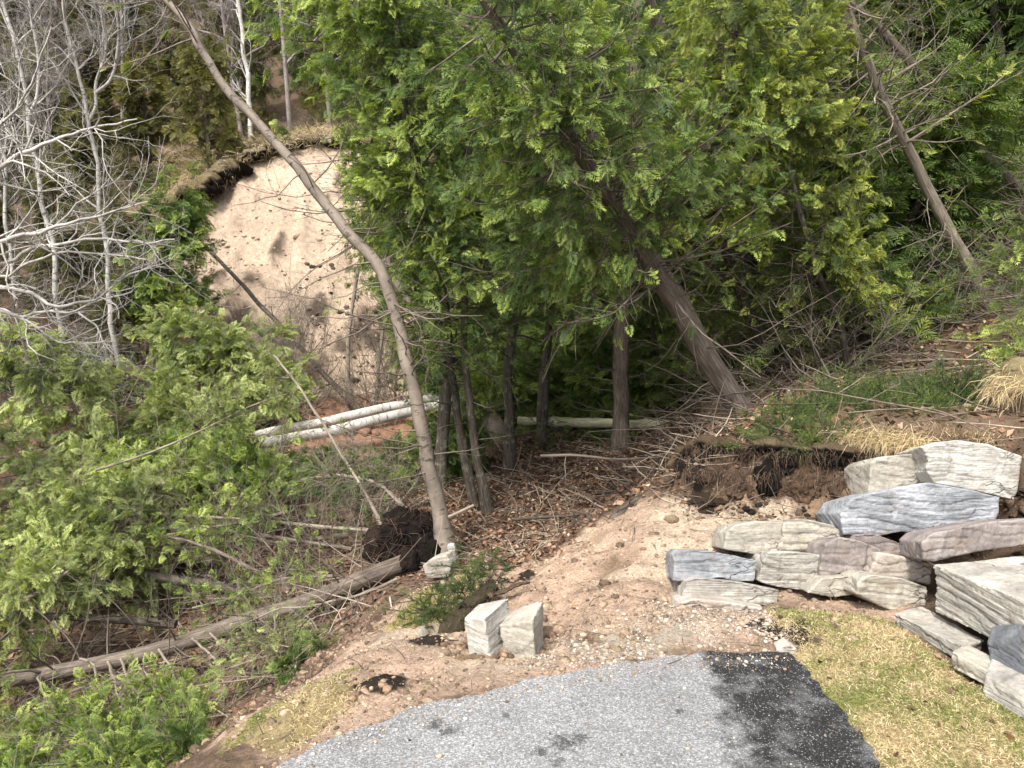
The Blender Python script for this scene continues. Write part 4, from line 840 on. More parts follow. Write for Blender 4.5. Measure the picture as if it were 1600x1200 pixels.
cedar("dead_pole", "thin grey dead pole leaning over the brush left of the root plate", "tree", [(592, 812, 8.2), (545, 730, 8.6), (500, 655, 9), (455, 590, 9.4), (428, 555, 9.7)], 7, 3, 122, crown=(.1, 1), nl=12, L=(.2, .5), n2=3, ns=0, dead=0, bark=M_BARKW)
cedar("olive_cedar", "small olive cedar standing alone on the top lip of the bluff", "tree", [(330, 280, 21.8), (326, 230, 21.8), (322, 170, 21.8), (320, 110, 21.8), (318, 70, 21.8)], 10, 4, 123, crown=(.12, 1), nl=70, L=(.6, 1.2), n2=6, ns=5, size=(.16, .3), pal='olive', dead=0, bark=M_BARKD, tmpl=SPRL, clip=False)
cedar("olive_cedar", "dark green cedar standing left of the bluff face", "tree", [(262, 505, 15.5), (258, 440, 15.5), (262, 380, 15.5), (268, 325, 15.5)], 12, 5, 124, crown=(.05, 1), nl=60, L=(.5, 1.3), n2=7, ns=6, size=(.13, .24), pal='green', dead=0, bark=M_BARKD, clip=False)

# --- wind-thrown and slumped cedars on the left ------------------------------
FG = 'cedars toppled into the ravine'
def fallen(label, px, w0, w1, seed, **k):
    kw = dict(crown=(.35, 1), nl=34, L=(.4, 1.0), n2=7, L2=(.15, .45), ns=5, size=(.07, .14), pal='pale', bark=M_BARKW, dead=16, dt=(.03, .7), Ld=(.3, .9), clip=False, bend=[(0, 0, -.2), (0, 0, 0), (0, 0, .2), (0, 0, .3), (0, 0, .2), (0, 0, -.2)], n_dead2=5, droop=.3, wob=.04, bias=(0, -.5, .5), biasw=.5, tip=.55, lo=.17)
    kw.update(k); return cedar("fallen_cedar", label, "fallen tree", px, w0, w1, seed, group=FG, **kw)
big = fallen("thick fallen trunk running from the black root plate down to the left frame edge", [(645, 874, 7.3), (600, 892, 7.1), (540, 916, 6.95), (460, 948, 6.8), (380, 972, 6.65), (300, 1000, 6.5), (200, 1028, 6.3), (100, 1048, 6.15), (0, 1066, 6.0), (-120, 1090, 5.8)], 33, 25, 201, bark=M_BARK, crown=(.75, 1), nl=10, L=(.5, 1.), dead=40, dt=(.08, .95), Ld=(.45, 1.3), bend=[(0, 0, -.9), (0, 0, -.8), (0, 0, -.5), (0, 0, -.4), (0, 0, -.2), (0, 0, 0)], bias=(-.1, -.8, -.3), biasw=1.0, n_dead2=5, n2=5)
fallen("pale straight pole lying level left of the root plate, uppermost of the bundle", [(585, 829, 8.0), (500, 823, 8.1), (400, 813, 8.3), (300, 806, 8.5), (200, 800, 8.7)], 8, 4, 202, crown=(.7, 1), nl=14, ns=5)
fallen("long thin pole just below the uppermost pale one in the bundle", [(550, 858, 7.8), (470, 846, 7.9), (380, 833, 8), (280, 826, 8.2), (170, 824, 8.3), (60, 824, 8.4)], 7, 4, 203, bark=M_BARK, crown=(.6, 1), nl=20, dead=30)
fallen("thin bent pole crossing under the level ones toward the thick fallen trunk", [(458, 918, 7.3), (400, 893, 7.5), (330, 858, 7.7), (260, 838, 7.9), (170, 828, 8.1), (90, 840, 8.2)], 8, 4, 204, bark=M_BARK, crown=(.65, 1), nl=18, dead=26)
fallen("grey pole rising to the right between the thin poles in the bundle", [(545, 836, 8.4), (460, 846, 8.3), (380, 852, 8.2), (280, 858, 8.1), (220, 866, 8.0), (100, 880, 7.9)], 10, 5, 205, bark=M_BARK, crown=(.6, 1), nl=20, dead=24)
fallen("dark half buried trunk above the thick fallen trunk", [(385, 930, 7.6), (330, 915, 7.7), (260, 905, 7.8), (180, 888, 7.9), (90, 868, 8.0), (0, 855, 8.1)], 20, 9, 206, bark=M_BARKD, crown=(.6, 1), nl=16, dead=24)
fallen("dark trunk lying just above the left part of the thick fallen trunk", [(275, 975, 7.0), (200, 970, 7.0), (120, 965, 7.0), (30, 962, 7), (-60, 960, 7)], 16, 10, 207, bark=M_BARKD, crown=(.5, 1), nl=14, L=(.2, .5), dead=20, pal='green')
fallen("green cedar top spread over the bottom left corner", [(-60, 1300, 4.7), (40, 1270, 4.7), (140, 1240, 4.7), (230, 1210, 4.75), (320, 1180, 4.8)], 12, 5, 208, crown=(.0, 1), nl=80, L=(.22, .55), n2=8, ns=5, dead=24, pal='fresh', size=(.05, .12), lo=.12)
fallen("green cedar top in the bottom left, just below the thick fallen trunk", [(-80, 1150, 5.4), (20, 1150, 5.4), (110, 1140, 5.4), (210, 1125, 5.5), (300, 1110, 5.6)], 9, 4, 209, crown=(.0, 1), nl=44, L=(.18, .4), n2=7, ns=4, dead=26, pal='fresh', size=(.05, .12))
fallen("yellowish cedar top at the left edge above the thick fallen trunk", [(-80, 1000, 6.6), (-10, 960, 6.6), (50, 930, 6.6), (110, 890, 6.7)], 12, 5, 210, crown=(.0, 1), nl=34, L=(.2, .6), n2=7, ns=4, dead=20, pal='pale')
fallen("bright drooping cedar boughs in the middle left, above the pole bundle", [(470, 770, 9.2), (400, 755, 9.2), (330, 745, 9.2), (260, 735, 9.3), (200, 730, 9.4)], 11, 5, 211, crown=(.05, 1), nl=60, L=(.3, .8), n2=8, ns=5, dead=14, pal='fresh', size=(.09, .16))
fallen("broad grey-green cedar top covering the left edge above the poles", [(230, 830, 8.8), (160, 790, 8.9), (80, 755, 9), (0, 720, 9.1), (-80, 690, 9.2)], 14, 6, 212, crown=(.0, 1), nl=60, L=(.4, 1.0), n2=7, ns=4, dead=46, pal='pale', size=(.08, .15))
fallen("green cedar top over the poles at the left", [(230, 900, 8.0), (160, 880, 8.1), (90, 860, 8.2), (10, 840, 8.3), (-60, 830, 8.4)], 10, 5, 213, crown=(.2, 1), nl=30, L=(.25, .6), n2=6, ns=4, dead=40, pal='green')
fallen("cedar with bluish-green boughs between the white logs and the bright drooping boughs", [(430, 735, 10.2), (370, 700, 10.4), (300, 660, 10.6), (240, 625, 10.8)], 13, 5, 214, crown=(.0, 1), nl=64, L=(.4, 1.1), n2=8, ns=5, dead=20, pal='pale', size=(.09, .17))
fallen("rounded pale green cedar top arching in front of the foot of the bluff", [(440, 640, 12.4), (400, 600, 12.4), (350, 560, 12.5), (300, 530, 12.6), (262, 515, 12.7)], 13, 5, 215, crown=(.0, 1), nl=74, L=(.4, 1.1), n2=8, ns=5, dead=20, pal='pale', size=(.11, .19))
fallen("nodding cedar shoots over the dark hollow at the left edge", [(170, 700, 10), (130, 650, 10.1), (80, 600, 10.2), (30, 560, 10.3), (-30, 545, 10.4)], 10, 5, 216, crown=(.0, 1), nl=44, L=(.4, 1.0), n2=6, ns=5, dead=18, pal='pale', size=(.11, .2), droop=.8)
fallen("low cedar boughs growing out under the two white logs", [(640, 720, 10.3), (580, 730, 10.2), (520, 735, 10.1), (450, 720, 10.0)], 10, 5, 217, crown=(.0, 1), nl=30, L=(.2, .5), n2=7, ns=5, dead=18, pal='green', size=(.08, .14))
fallen("brushy twig tangle left of the leaning grey trunk", [(640, 800, 8.3), (590, 760, 8.5), (530, 745, 8.7), (470, 750, 8.9)], 9, 5, 218, crown=(.1, 1), nl=30, L=(.3, .9), n2=8, ns=1, dead=70, dt=(0, 1), n_dead2=9, pal='dark')
fallen("leafy cedar boughs right of the white logs behind the leaning grey trunk", [(770, 640, 11.6), (720, 650, 11.5), (690, 680, 11.2), (680, 720, 10.8)], 9, 5, 219, crown=(.0, 1), nl=44, L=(.3, .9), n2=7, ns=6, dead=10, pal='green', size=(.12, .2))
fallen("small cedar tuft beside the sand shoulder near the asphalt", [(500, 1062, 5.5), (480, 1048, 5.5), (455, 1045, 5.5)], 7, 4, 220, crown=(.0, 1), nl=20, L=(.12, .3), L2=(.08, .18), n2=5, ns=5, dead=4, pal='green', size=(.05, .09))
fallen("long thin twiggy pole sloping across the pale boughs at the left", [(150, 735, 8.0), (240, 705, 8.1), (330, 665, 8.3), (390, 635, 8.5), (450, 615, 8.7)], 5, 2, 221, crown=(.5, 1), nl=8, ns=2, dead=12, L=(.2, .5))

fallen("sparse pale sprigs under the right half of the thick fallen trunk", [(540, 985, 6.3), (470, 1010, 6.1), (400, 1030, 6.0), (340, 1050, 5.9)], 5, 3, 222, crown=(.0, 1), nl=26, L=(.15, .4), n2=6, ns=2, dead=26, pal='pale', size=(.05, .11))
fallen("sparse green sprigs between the dark half buried trunk and the thick fallen trunk", [(520, 900, 7.3), (440, 905, 7.3), (360, 935, 7.2), (300, 950, 7.1)], 6, 3, 223, crown=(.0, 1), nl=30, L=(.2, .5), n2=6, ns=2, dead=30, pal='fresh', size=(.05, .11))
fallen("bright cedar sprigs tangled over the pale level poles", [(450, 800, 8.3), (380, 815, 8.2), (300, 830, 8.1), (230, 840, 8.1)], 6, 3, 224, crown=(.0, 1), nl=34, L=(.2, .5), n2=6, ns=3, dead=30, pal='fresh', size=(.06, .13))
# long bare boughs hanging under the thick fallen trunk
rng = np.random.default_rng(88); a = Acc()
for px, w_ in (([(168, 1034, 6.2), (184, 1075, 6.0), (192, 1115, 5.8), (188, 1160, 5.6)], 6), ([(188, 1030, 6.2), (208, 1070, 6.05), (222, 1112, 5.9)], 5), ([(248, 1015, 6.35), (270, 1050, 6.1), (285, 1090, 5.9), (293, 1126, 5.8)], 6), ([(300, 998, 6.45), (335, 1030, 6.2), (354, 1075, 6.0), (345, 1128, 5.85)], 6),
    ([(328, 990, 6.5), (370, 1030, 6.2), (392, 1078, 6.0), (408, 1130, 5.8)], 5), ([(126, 1030, 6.1), (150, 1042, 6.0), (146, 1066, 5.9), (115, 1080, 5.85), (88, 1092, 5.8)], 6), ([(620, 905, 6.9), (560, 930, 6.6), (500, 942, 6.5), (430, 955, 6.45), (380, 975, 6.4)], 7), ([(432, 958, 6.5), (425, 1010, 6.2), (405, 1060, 6.0), (370, 1095, 5.9)], 4),
    ([(470, 948, 6.5), (500, 990, 6.2), (520, 1035, 6.0)], 4), ([(60, 1058, 5.9), (70, 1090, 5.8), (60, 1130, 5.7)], 4), ([(215, 1040, 6.1), (260, 1080, 5.9), (300, 1085, 5.8)], 3)):
    T = spline([P(*q) for q in px], 22); T[1:] += np.stack([fbm(T[1:] * 6, 3, 5), fbm(T[1:] * 6, 3, 6), fbm(T[1:] * 6, 3, 7)], -1) * .035; R = np.linspace(w_, w_ * .4, 22) * 6 / F / 2
    tubes(a, T[None], R[None], 6); q, rr = grow(rng, T, R, 12, .15, 1, (30, 75), (.08, .35), K=5, rmin=.002, wig=.25); tubes(a, q, rr, 4); q, rr = grow(rng, q, rr, 3, .2, 1, (30, 70), (.04, .16), K=4, rmin=.0015, wig=.3); tubes(a, q, rr, 3)
a.build("branch", M_BARKW, big)
# root plate of the thick trunk
rng = np.random.default_rng(9)
def blobmesh(acc, c, s, col, seed, n=3, amp=.35):
    bm = bmesh.new(); bmesh.ops.create_icosphere(bm, subdivisions=n, radius=1); v = np.array([x.co[:] for x in bm.verts]); f = np.array([[x.index for x in q.verts] for q in bm.faces]); bm.free()
    r = 1 + amp * fbm(v * 2.2 + seed, 3, seed) + amp * .5 * fbm(v * 7 + seed, 3, seed + 1)
    acc.add(np.array(c) + v * r[:, None] * np.array(s), None, f, np.broadcast_to(col, v.shape))
a = Acc(); c = P(640, 842, 7.7); blobmesh(a, c, (.30, .22, .33), (.014, .011, .009), 3, 5, .5); blobmesh(a, P(680, 868, 7.5), (.16, .16, .18), (.012, .010, .008), 7, 4, .5); blobmesh(a, P(600, 850, 7.9), (.18, .18, .2), (.03, .021, .016), 8, 4, .5)
blobmesh(a, P(640, 880, 7.2), (.10, .10, .14), (.02, .015, .012), 12, 4, .4); a.build("root_plate", M_EARTH, big)
a = Acc(); n = 260; d = norm(rng.normal(size=(n, 3)) + [-.2, -.5, 0]); p0 = c + d * np.array([.26, .2, .28]); out = [p0]; cur = d
for k in range(5):
    cur = norm(cur + rng.normal(size=(n, 3)) * .45 + [0, 0, -.25]); out.append(out[-1] + cur * rng.uniform(.02, .11, (n, 1)))
Q = np.stack(out, 1); tubes(a, Q, rng.uniform(.002, .006, (n, 1)) * np.linspace(1, .3, 6)[None], 4, pick(n, [(.05, .03, .022), (.09, .055, .04), (.03, .02, .015)]))
a.build("root", M_TWIG, big)

def log(label, px, w0, w1, bark, seed, name="fallen_log", group=None, stubs=8, lumps=.0, K=40):
    r = np.random.default_rng(seed); T = spline([P(*q) for q in px], K); dep = proj(T)[2]; R = np.linspace(w0, w1, K) * dep / F / 2
    R = R * (1 + lumps * fbm(T * 6, 3, seed)); T = T + fbm(T * 1.3, 2, seed)[:, None] * np.array([0, .03, .03])
    a = Acc(); tubes(a, T[None], R[None], 12, cap=True)
    if stubs: Q, RQ = grow(r, T, R, stubs, .05, .95, (50, 90), (.05, .4), K=4, rr=.3, rmin=.006, wig=.2); tubes(a, Q, RQ, 5)
    o = a.build(name, bark, None, loc=tuple(T[0])); return tag(o, label, "log", group)
log("upper one of two white birch logs lying across the red sand", [(722, 610, 13.6), (660, 626, 13.2), (600, 640, 12.8), (520, 656, 12.3), (440, 672, 11.8), (395, 684, 11.5)], 15, 17, M_BIRCH, 1, group='white logs on the red sand')
log("lower, brighter one of two white birch logs lying across the red sand", [(722, 622, 12.9), (660, 640, 12.5), (600, 654, 12.1), (520, 672, 11.7), (450, 686, 11.3), (410, 696, 11.1)], 15, 18, M_BIRCH, 2, group='white logs on the red sand')
M_MOSS = m_bark("mossy_bark", (.20, .18, .11), (.40, .37, .25), (.60, .56, .42), (.22, .26, .10))
log("mossy yellowish log lying level behind the leaf litter", [(1092, 668, 10.8), (1040, 664, 11.2), (980, 661, 11.6), (900, 660, 12), (810, 657, 12.3)], 19, 13, M_MOSS, 3, lumps=.5)
log("dark log lying high behind the thickest brown trunk", [(1170, 520, 14.5), (1100, 514, 14.5), (1040, 512, 14.5), (960, 516, 14.5)], 9, 7, M_BARKD, 4)
log("broken grey log end beneath the boughs right of the upright reddish trunk", [(1060, 570, 13.6), (1030, 560, 13.8), (990, 556, 14)], 10, 7, M_BARKW, 5)
log("blackish broken log above the juniper on the right bank", [(1370, 610, 7.6), (1405, 600, 7.7), (1440, 580, 7.9), (1475, 560, 8.1)], 15, 10, M_BARKD, 6, lumps=.4)
log("grey stick lying on the juniper right of the blackish log", [(1380, 606, 7.4), (1430, 606, 7.4), (1480, 600, 7.4)], 6, 3, M_BARKW, 7, stubs=3)
log("short grey log high on the right slope", [(1450, 452, 11.8), (1485, 456, 11.6), (1520, 462, 11.5)], 9, 8, M_BARKW, 8)
log("twisted dark dead branch lying on the crest of the sand", [(948, 822, 6.45), (968, 800, 6.5), (1000, 778, 6.55), (1030, 758, 6.65), (1062, 738, 6.8)], 16, 9, M_BARKD, 9, name="dead_branch", lumps=.6, stubs=12)
log("long thin stick curving across the leaf litter", [(845, 712, 9.4), (900, 712, 9.2), (960, 718, 9.1), (1010, 716, 8.9), (1070, 710, 8.6)], 5, 3, M_BARKW, 10, name="dead_branch", stubs=4)
log("grey stick lying in front of the dark slump below the leaf litter", [(800, 812, 8.2), (860, 808, 8.1), (920, 800, 8.0), (990, 778, 7.9)], 6, 4, M_BARKD, 11, name="dead_branch", stubs=5)
log("pale stick sloping up beside the base of the leaning grey trunk", [(700, 808, 7.5), (740, 790, 7.6)], 6, 5, M_BARKW, 12, name="dead_branch", stubs=2)

# --- bare birch reaching in from the left -------------------------------------
def tier(a, r, Q, R, n, ln, ang=(25, 60), K=6, wig=.22, bend=(0, 0, .1), rmin=.003, sides=4, t0=.15):
    q, rr = grow(r, Q, R, n, t0, 1, ang, ln, K=K, rr=.6, rmin=rmin, wig=wig, bend=bend); tubes(a, q, rr, sides); return q, rr
rng = np.random.default_rng(77); o = thing("fallen_birch", "white barked leafless birch whose gnarled limbs reach in from the left edge", "tree", tuple(P(-330, 500, 8.8)))
M_WB = m_birch("white_twig_bark", (.50, .47, .43), (.07, .06, .055), .56)
a = Acc(); T = spline([P(-330, 500, 8.8), P(-200, 440, 8.8), P(-90, 400, 8.8)], 12); tubes(a, T[None], np.linspace(.16, .11, 12)[None], 10, cap=True); a.build("trunk", M_WB, o)
for k, (px, w_) in enumerate(([[(-90, 330), (0, 262), (50, 236), (90, 216), (130, 205), (215, 190)], 10], [[(-90, 400), (0, 376), (60, 366), (110, 347), (150, 338), (230, 318)], 9], [[(-90, 405), (0, 412), (60, 386), (150, 374), (200, 378), (270, 372)], 8],
     [[(-90, 410), (0, 432), (40, 412), (90, 392), (160, 398), (230, 408)], 6], [[(-90, 430), (0, 448), (45, 456), (90, 475), (140, 468), (190, 440), (248, 415)], 9], [[(-90, 440), (0, 486), (50, 487), (100, 484), (160, 470), (210, 457)], 8],
     [[(-60, 470), (10, 488), (60, 513), (100, 534), (180, 536)], 6], [[(-90, 300), (-20, 220), (30, 160), (60, 110), (80, 40)], 7], [[(125, 490), (145, 508), (160, 535), (182, 562)], 4], [[(60, 580), (80, 610), (90, 640), (95, 660)], 4])):
    T = spline([P(u, v, 8.3 + .22 * k - .0008 * u) for u, v in px], 26); T += np.stack([fbm(T * 3.1, 3, k), fbm(T * 3.1, 3, k + 20), fbm(T * 3.1, 3, k + 40)], -1) * .07
    R = (np.linspace(w_, 2.2, 26) * 8.5 / F / 2); a = Acc(); tubes(a, T[None], R[None], 8)
    q, r_ = tier(a, rng, T[None], R[None], 13, (.3, 1.0), wig=.28, rmin=.003); q2, r2 = tier(a, rng, q, r_, 4, (.12, .45), wig=.3, rmin=.002); tier(a, rng, q2, r2, 2, (.06, .2), rmin=.0015, sides=3, K=4)
    a.build("branch", M_WB, o)
def bare_tree(label, px, w0, w1, Y, seed, bark, n=(16, 5, 4), L=((.6, 1.6), (.3, .8), (.15, .4)), up=.5, name="bare_aspen", group=None, t0=.25, forks=()):
    r = np.random.default_rng(seed); p0 = P(px[0][0], px[0][1], Y); T = spline([np.array([p0[0], p0[1], float(H(p0[0], p0[1])) - .2])] + [P(u, v, Y) for u, v in px], 30); T += np.stack([fbm(T * 1.5, 3, seed), fbm(T * 1.5, 2, seed + 3), T[:, 0] * 0], -1) * .10
    o = thing(name, label, "tree", tuple(T[0]), group); R = np.linspace(w0, w1, 30) * Y / F / 2
    a = Acc(); tubes(a, T[None], R[None], 7, cap=True); Q = [T[None]]; RR = [R[None]]
    for f in forks:
        t = spline([P(u, v, Y) for u, v in f], 30); rr = np.linspace(w0 * .6, w1 * .7, 30) * Y / F / 2; tubes(a, t[None], rr[None], 6); Q.append(t[None]); RR.append(rr[None])
    q, rr = tier(a, r, np.concatenate(Q), np.concatenate(RR), n[0], L[0], ang=(30, 70), bend=(0, 0, up), K=7, t0=t0, rmin=.005)
    q, rr = tier(a, r, q, rr, n[1], L[1], bend=(0, 0, up * .6), K=5, rmin=.004, sides=3); tier(a, r, q, rr, n[2], L[2], bend=(0, 0, .2), K=4, rmin=.003, sides=3)
    a.build("trunk", bark, o); return o
bare_tree("pale bare tree near the left edge, forking low behind the birch limbs", [(78, 380), (62, 300), (50, 230), (44, 175), (30, 100), (12, 20), (0, -60)], 9, 5, 14, 301, M_WB, forks=([(46, 178), (58, 150), (60, 90), (48, 20), (40, -50)],))
bare_tree("pale bare tree with a U shaped fork right of the other one at the left", [(166, 385), (158, 320), (150, 250), (140, 190), (132, 165), (120, 110), (104, 40), (98, -40)], 9, 4, 14.5, 302, M_WB, forks=([(140, 187), (150, 165), (150, 130), (165, 80), (158, 20), (150, -40)], [(150, 145), (175, 120), (185, 60), (180, 0)]))
bare_tree("thin pinkish bare tree at the top of the far left corner", [(10, 330), (5, 250), (-10, 150), (-15, 60), (-10, -40)], 7, 4, 15, 303, M_WB)
bare_tree("thin white trunk behind the leaning birch near the top", [(392, 175), (388, 120), (380, 60), (372, -10), (366, -70)], 8, 5, 26, 304, M_BIRCH, n=(10, 4, 3))

# --- copies for the stands further back ---------------------------------------
def proto_cedar(seed, h, pal, nl=70, w_=1.5, c0=.05, size=(.28, .5), n2=6, ns=5):
    r = np.random.default_rng(seed); o = thing("forest_cedar", "x", "tree"); T = spline(np.array([(0, 0, 0), (.06 * h * r.normal() * .4, .03, h * .35), (.1, .05, h * .7), (.1, 0, h)]), 24); R = np.linspace(.13, .02, 24)
    a = Acc(); tubes(a, T[None], R[None], 7)
    b = np.array([(0, 0, -.5), (0, 0, -.3), (0, 0, .2), (0, 0, .9), (0, 0, 1.2), (0, 0, 1.2)]) * .5
    q, rq = grow(r, T, R, nl, c0, 1, (65, 105), (w_ * .6, w_), K=7, rr=.4, rmin=.006, bend=b, prof=lambda t: 1.1 - .8 * t); tubes(a, q, rq, 4)
    dq, dr = grow(r, T, R, 20, .03, .5, (65, 105), (w_ * .4, w_), K=6, rr=.3, rmin=.006, wig=.2); tubes(a, dq, dr, 4)
    q2, r2 = grow(r, q, rq, n2, .2, 1, (25, 65), (.3, .8), K=4, rmin=.004, flat=.5); tubes(a, q2, r2, 3)
    a.build("trunk", M_BARKD, o)
    p1, d1, _ = along(r, q, rq, ns, .35, 1); p2, d2, _ = along(r, q2, r2, ns, .1, 1); c = Acc(); sprays(c, r, np.concatenate([p1, p2]), np.concatenate([d1, d2]), size, pal, SPRL, cn=.9); c.build("crown", M_LEAF, o); return o
def proto_bare(seed, h, bark, name="bare_tree", n=(24, 6, 6, 3), lean=.3):
    r = np.random.default_rng(seed); o = thing(name, "x", "tree"); T = spline(np.array([(0, 0, 0), (lean * .3, .1, h * .3), (lean * .5, 0, h * .65), (lean, .1, h)]), 24); R = np.linspace(.10, .02, 24)
    a = Acc(); tubes(a, T[None], R[None], 7)
    q, rq = tier(a, r, T[None], R[None], n[0], (h * .15, h * .38), ang=(30, 65), bend=(0, 0, .5), K=7, rmin=.010, t0=.2); q, rq = tier(a, r, q, rq, n[1], (h * .06, h * .16), bend=(0, 0, .3), K=5, rmin=.007, sides=3)
    q, rq = tier(a, r, q, rq, n[2], (h * .03, h * .08), bend=(0, 0, .2), K=4, rmin=.005, sides=3); tier(a, r, q, rq, n[3], (h * .015, h * .05), K=3, rmin=.004, sides=3)
    a.build("trunk", bark, o); return o
def proto_shrub(seed, h, n=26, pal=None, bark=None):
    r = np.random.default_rng(seed); o = thing("bare_shrub", "x", "shrub"); N0 = n; p = r.normal(size=(N0, 3)) * [.15, .15, 0]; d = norm(r.normal(size=(N0, 3)) * [1, 1, .3] + [0, 0, .75]); out = [p]; cur = d
    for k in range(7): cur = norm(cur + r.normal(size=(N0, 3)) * .2 + [0, 0, -.06]); out.append(out[-1] + cur * h / 7 * r.uniform(.7, 1.2, (N0, 1)))
    Q = np.stack(out, 1); RQ = r.uniform(.005, .010, (N0, 1)) * np.linspace(1, .3, 8)[None]; a = Acc(); tubes(a, Q, RQ, 4)
    q, rq = tier(a, r, Q, RQ, 5, (h * .15, h * .45), K=5, rmin=.003, sides=3); tier(a, r, q, rq, 3, (h * .05, h * .2), K=4, rmin=.0025, sides=3)
    a.build("stem", bark or M_SHR, o)
    if pal: pp, dd, _ = along(r, q, rq, 3, .3, 1); c = Acc(); sprays(c, r, pp, dd, (.08, .18), pal, SPRL); c.build("leaves", M_LEAF, o)
    return o
M_SHR = m_bark("shrub_bark", (.07, .055, .045), (.15, .125, .10), (.24, .21, .17)); M_HW = m_bark("hardwood_bark", (.14, .115, .105), (.27, .23, .215), (.38, .34, .32))
used = set()
def place(proto, pos, s, rz, label, group, tilt=(0, 0)):
    global used
    if proto.name not in used: used.add(proto.name); r = proto
    else:
        r = proto.copy(); COL.objects.link(r)
        for ch in proto.children: c = ch.copy(); COL.objects.link(c); c.parent = r
    r.location = tuple(pos); r.rotation_euler = (tilt[0], tilt[1], rz); r.scale = (s[0], s[0], s[1]); r['label'] = label; r['group'] = group; return r
PC = [proto_cedar(401, 6.5, 'green'), proto_cedar(402, 7, 'dark', 80), proto_cedar(403, 6, 'green', 60, 1.3), proto_cedar(404, 6.5, 'fresh', 60)]
PO = [proto_cedar(411, 6, 'olive', 60, 1.2), proto_cedar(412, 6.5, 'olive', 50, 1.1)]
PB = [proto_bare(421, 9, M_HW), proto_bare(422, 10, M_HW, lean=-.6), proto_bare(423, 9, M_HW, lean=.9)]
PS = [proto_shrub(431, 1.5), proto_shrub(432, 1.2, 30), proto_shrub(433, 1.3, 22, 'green'), proto_shrub(434, 1.0, 22, 'yellow'), proto_shrub(435, 1.2, 34, 'fresh')]
r = np.random.default_rng(500)
def spots(n, ur, Yr, seed, mind=1.2):
    r = np.random.default_rng(seed); out = []; k = 0
    while len(out) < n and k < 6000:
        k += 1; u = r.uniform(*ur); Y = r.uniform(*Yr); x = (u - 800) / F * Y
        if all(math.hypot(x - a, Y - b) > mind for a, b in out): out.append((x, Y))
    a = np.array(out); return np.column_stack([a, H(a[:, 0], a[:, 1]) - .05])
for k, p in enumerate(spots(24, (720, 1700), (15, 21), 1, 1.2)):
    place(PC[r.integers(0, 4)], p, (r.uniform(.85, 1.15), r.uniform(.8, 1.1)), r.uniform(0, 6.28), "dark cedar crowded into the stand behind the leaning trunks", "cedars of the stand behind the leaning trunks", (r.uniform(-.1, .12), r.uniform(-.22, .08)))
for k, p in enumerate(spots(34, (620, 1800), (22, 42), 2, 1.8)):
    place(PC[r.integers(0, 3)], p, (r.uniform(1.0, 1.4), r.uniform(.95, 1.3)), r.uniform(0, 6.28), "far cedar filling the wooded slope above the stand", "far cedars up the wooded slope", (r.uniform(-.08, .08), r.uniform(-.12, .08)))
for k, p in enumerate(spots(26, (-250, 640), (27, 50), 3, 1.8)):
    place(PO[r.integers(0, 2)] if r.random() < .75 else PC[1], p, (r.uniform(.7, 1.1), r.uniform(.8, 1.2)), r.uniform(0, 6.28), "brownish olive conifer on the hill above and beyond the sand bluff", "olive conifers on the hill beyond the bluff", (0, r.uniform(-.06, .06)))
for k, p in enumerate(spots(34, (-250, 720), (24, 52), 4, 1.5)):
    place(PB[r.integers(0, 3)], p, (r.uniform(.7, 1.1), r.uniform(.75, 1.2)), r.uniform(0, 6.28), "leafless grey hardwood on the hill above and beyond the sand bluff", "leafless hardwoods on the hill beyond the bluff", (r.uniform(-.1, .1), r.uniform(-.1, .1)))
for k, p in enumerate(spots(14, (-200, 300), (23.5, 31), 15, 1.2)):
    place(PO[r.integers(0, 2)], p, (r.uniform(.55, .8), r.uniform(.5, .85)), r.uniform(0, 6.28), "low olive conifer on the open slope behind the white bare trees", "low olive conifers behind the white bare trees")
for k, p in enumerate(spots(12, (-200, 240), (15, 23), 5, 1.2)):
    place(PO[r.integers(0, 2)] if r.random() < .5 else PB[r.integers(0, 3)], p, (.5, .5), r.uniform(0, 6.28), "small half bare tree on the slope left of the sand bluff", "small trees left of the bluff")
for k, p in enumerate(spots(60, (1130, 1750), (8.6, 17), 6, .5)):
    place(PS[(4, 2, 3, 2, 0, 3)[r.integers(0, 6)]], p, (r.uniform(.8, 1.4), r.uniform(.9, 1.5)), r.uniform(0, 6.28), "twiggy undergrowth shrub on the right hand slope behind the juniper", "undergrowth shrubs on the right slope")
for k, p in enumerate(spots(14, (1180, 1460), (10.0, 15.5), 16, .7)):
    place(PC[(0, 3)[r.integers(0, 2)]], p, (r.uniform(.6, .85), r.uniform(.35, .6)), r.uniform(0, 6.28), "bushy young cedar in the undergrowth of the right hand slope", "young cedars in the undergrowth of the right slope", (r.uniform(-.2, .2), r.uniform(-.2, .2)))
for k, p in enumerate(spots(30, (760, 1160), (13.0, 17), 7, .5)):
    place(PS[(2, 4, 4)[r.integers(0, 3)]], p, (r.uniform(.8, 1.3), r.uniform(.7, 1.2)), r.uniform(0, 6.28), "low leafy shrub behind the mossy log", "low shrubs behind the mossy log")
for k, p in enumerate(spots(14, (700, 1180), (12.6, 14.6), 17, .6)):
    place(PC[3], p, (r.uniform(.35, .5), r.uniform(.22, .36)), r.uniform(0, 6.28), "bushy fresh green young cedar growing behind the mossy log", "young cedars behind the mossy log", (r.uniform(-.2, .2), r.uniform(-.2, .2)))
for k, p in enumerate(spots(44, (-150, 270), (11, 30), 8, .8)):
    place(PS[r.integers(0, 3)], p, (r.uniform(.8, 1.3), r.uniform(.7, 1.2)), r.uniform(0, 6.28), "greyish brush shrub on the slope behind the white birch limbs", "brush behind the white birch limbs")
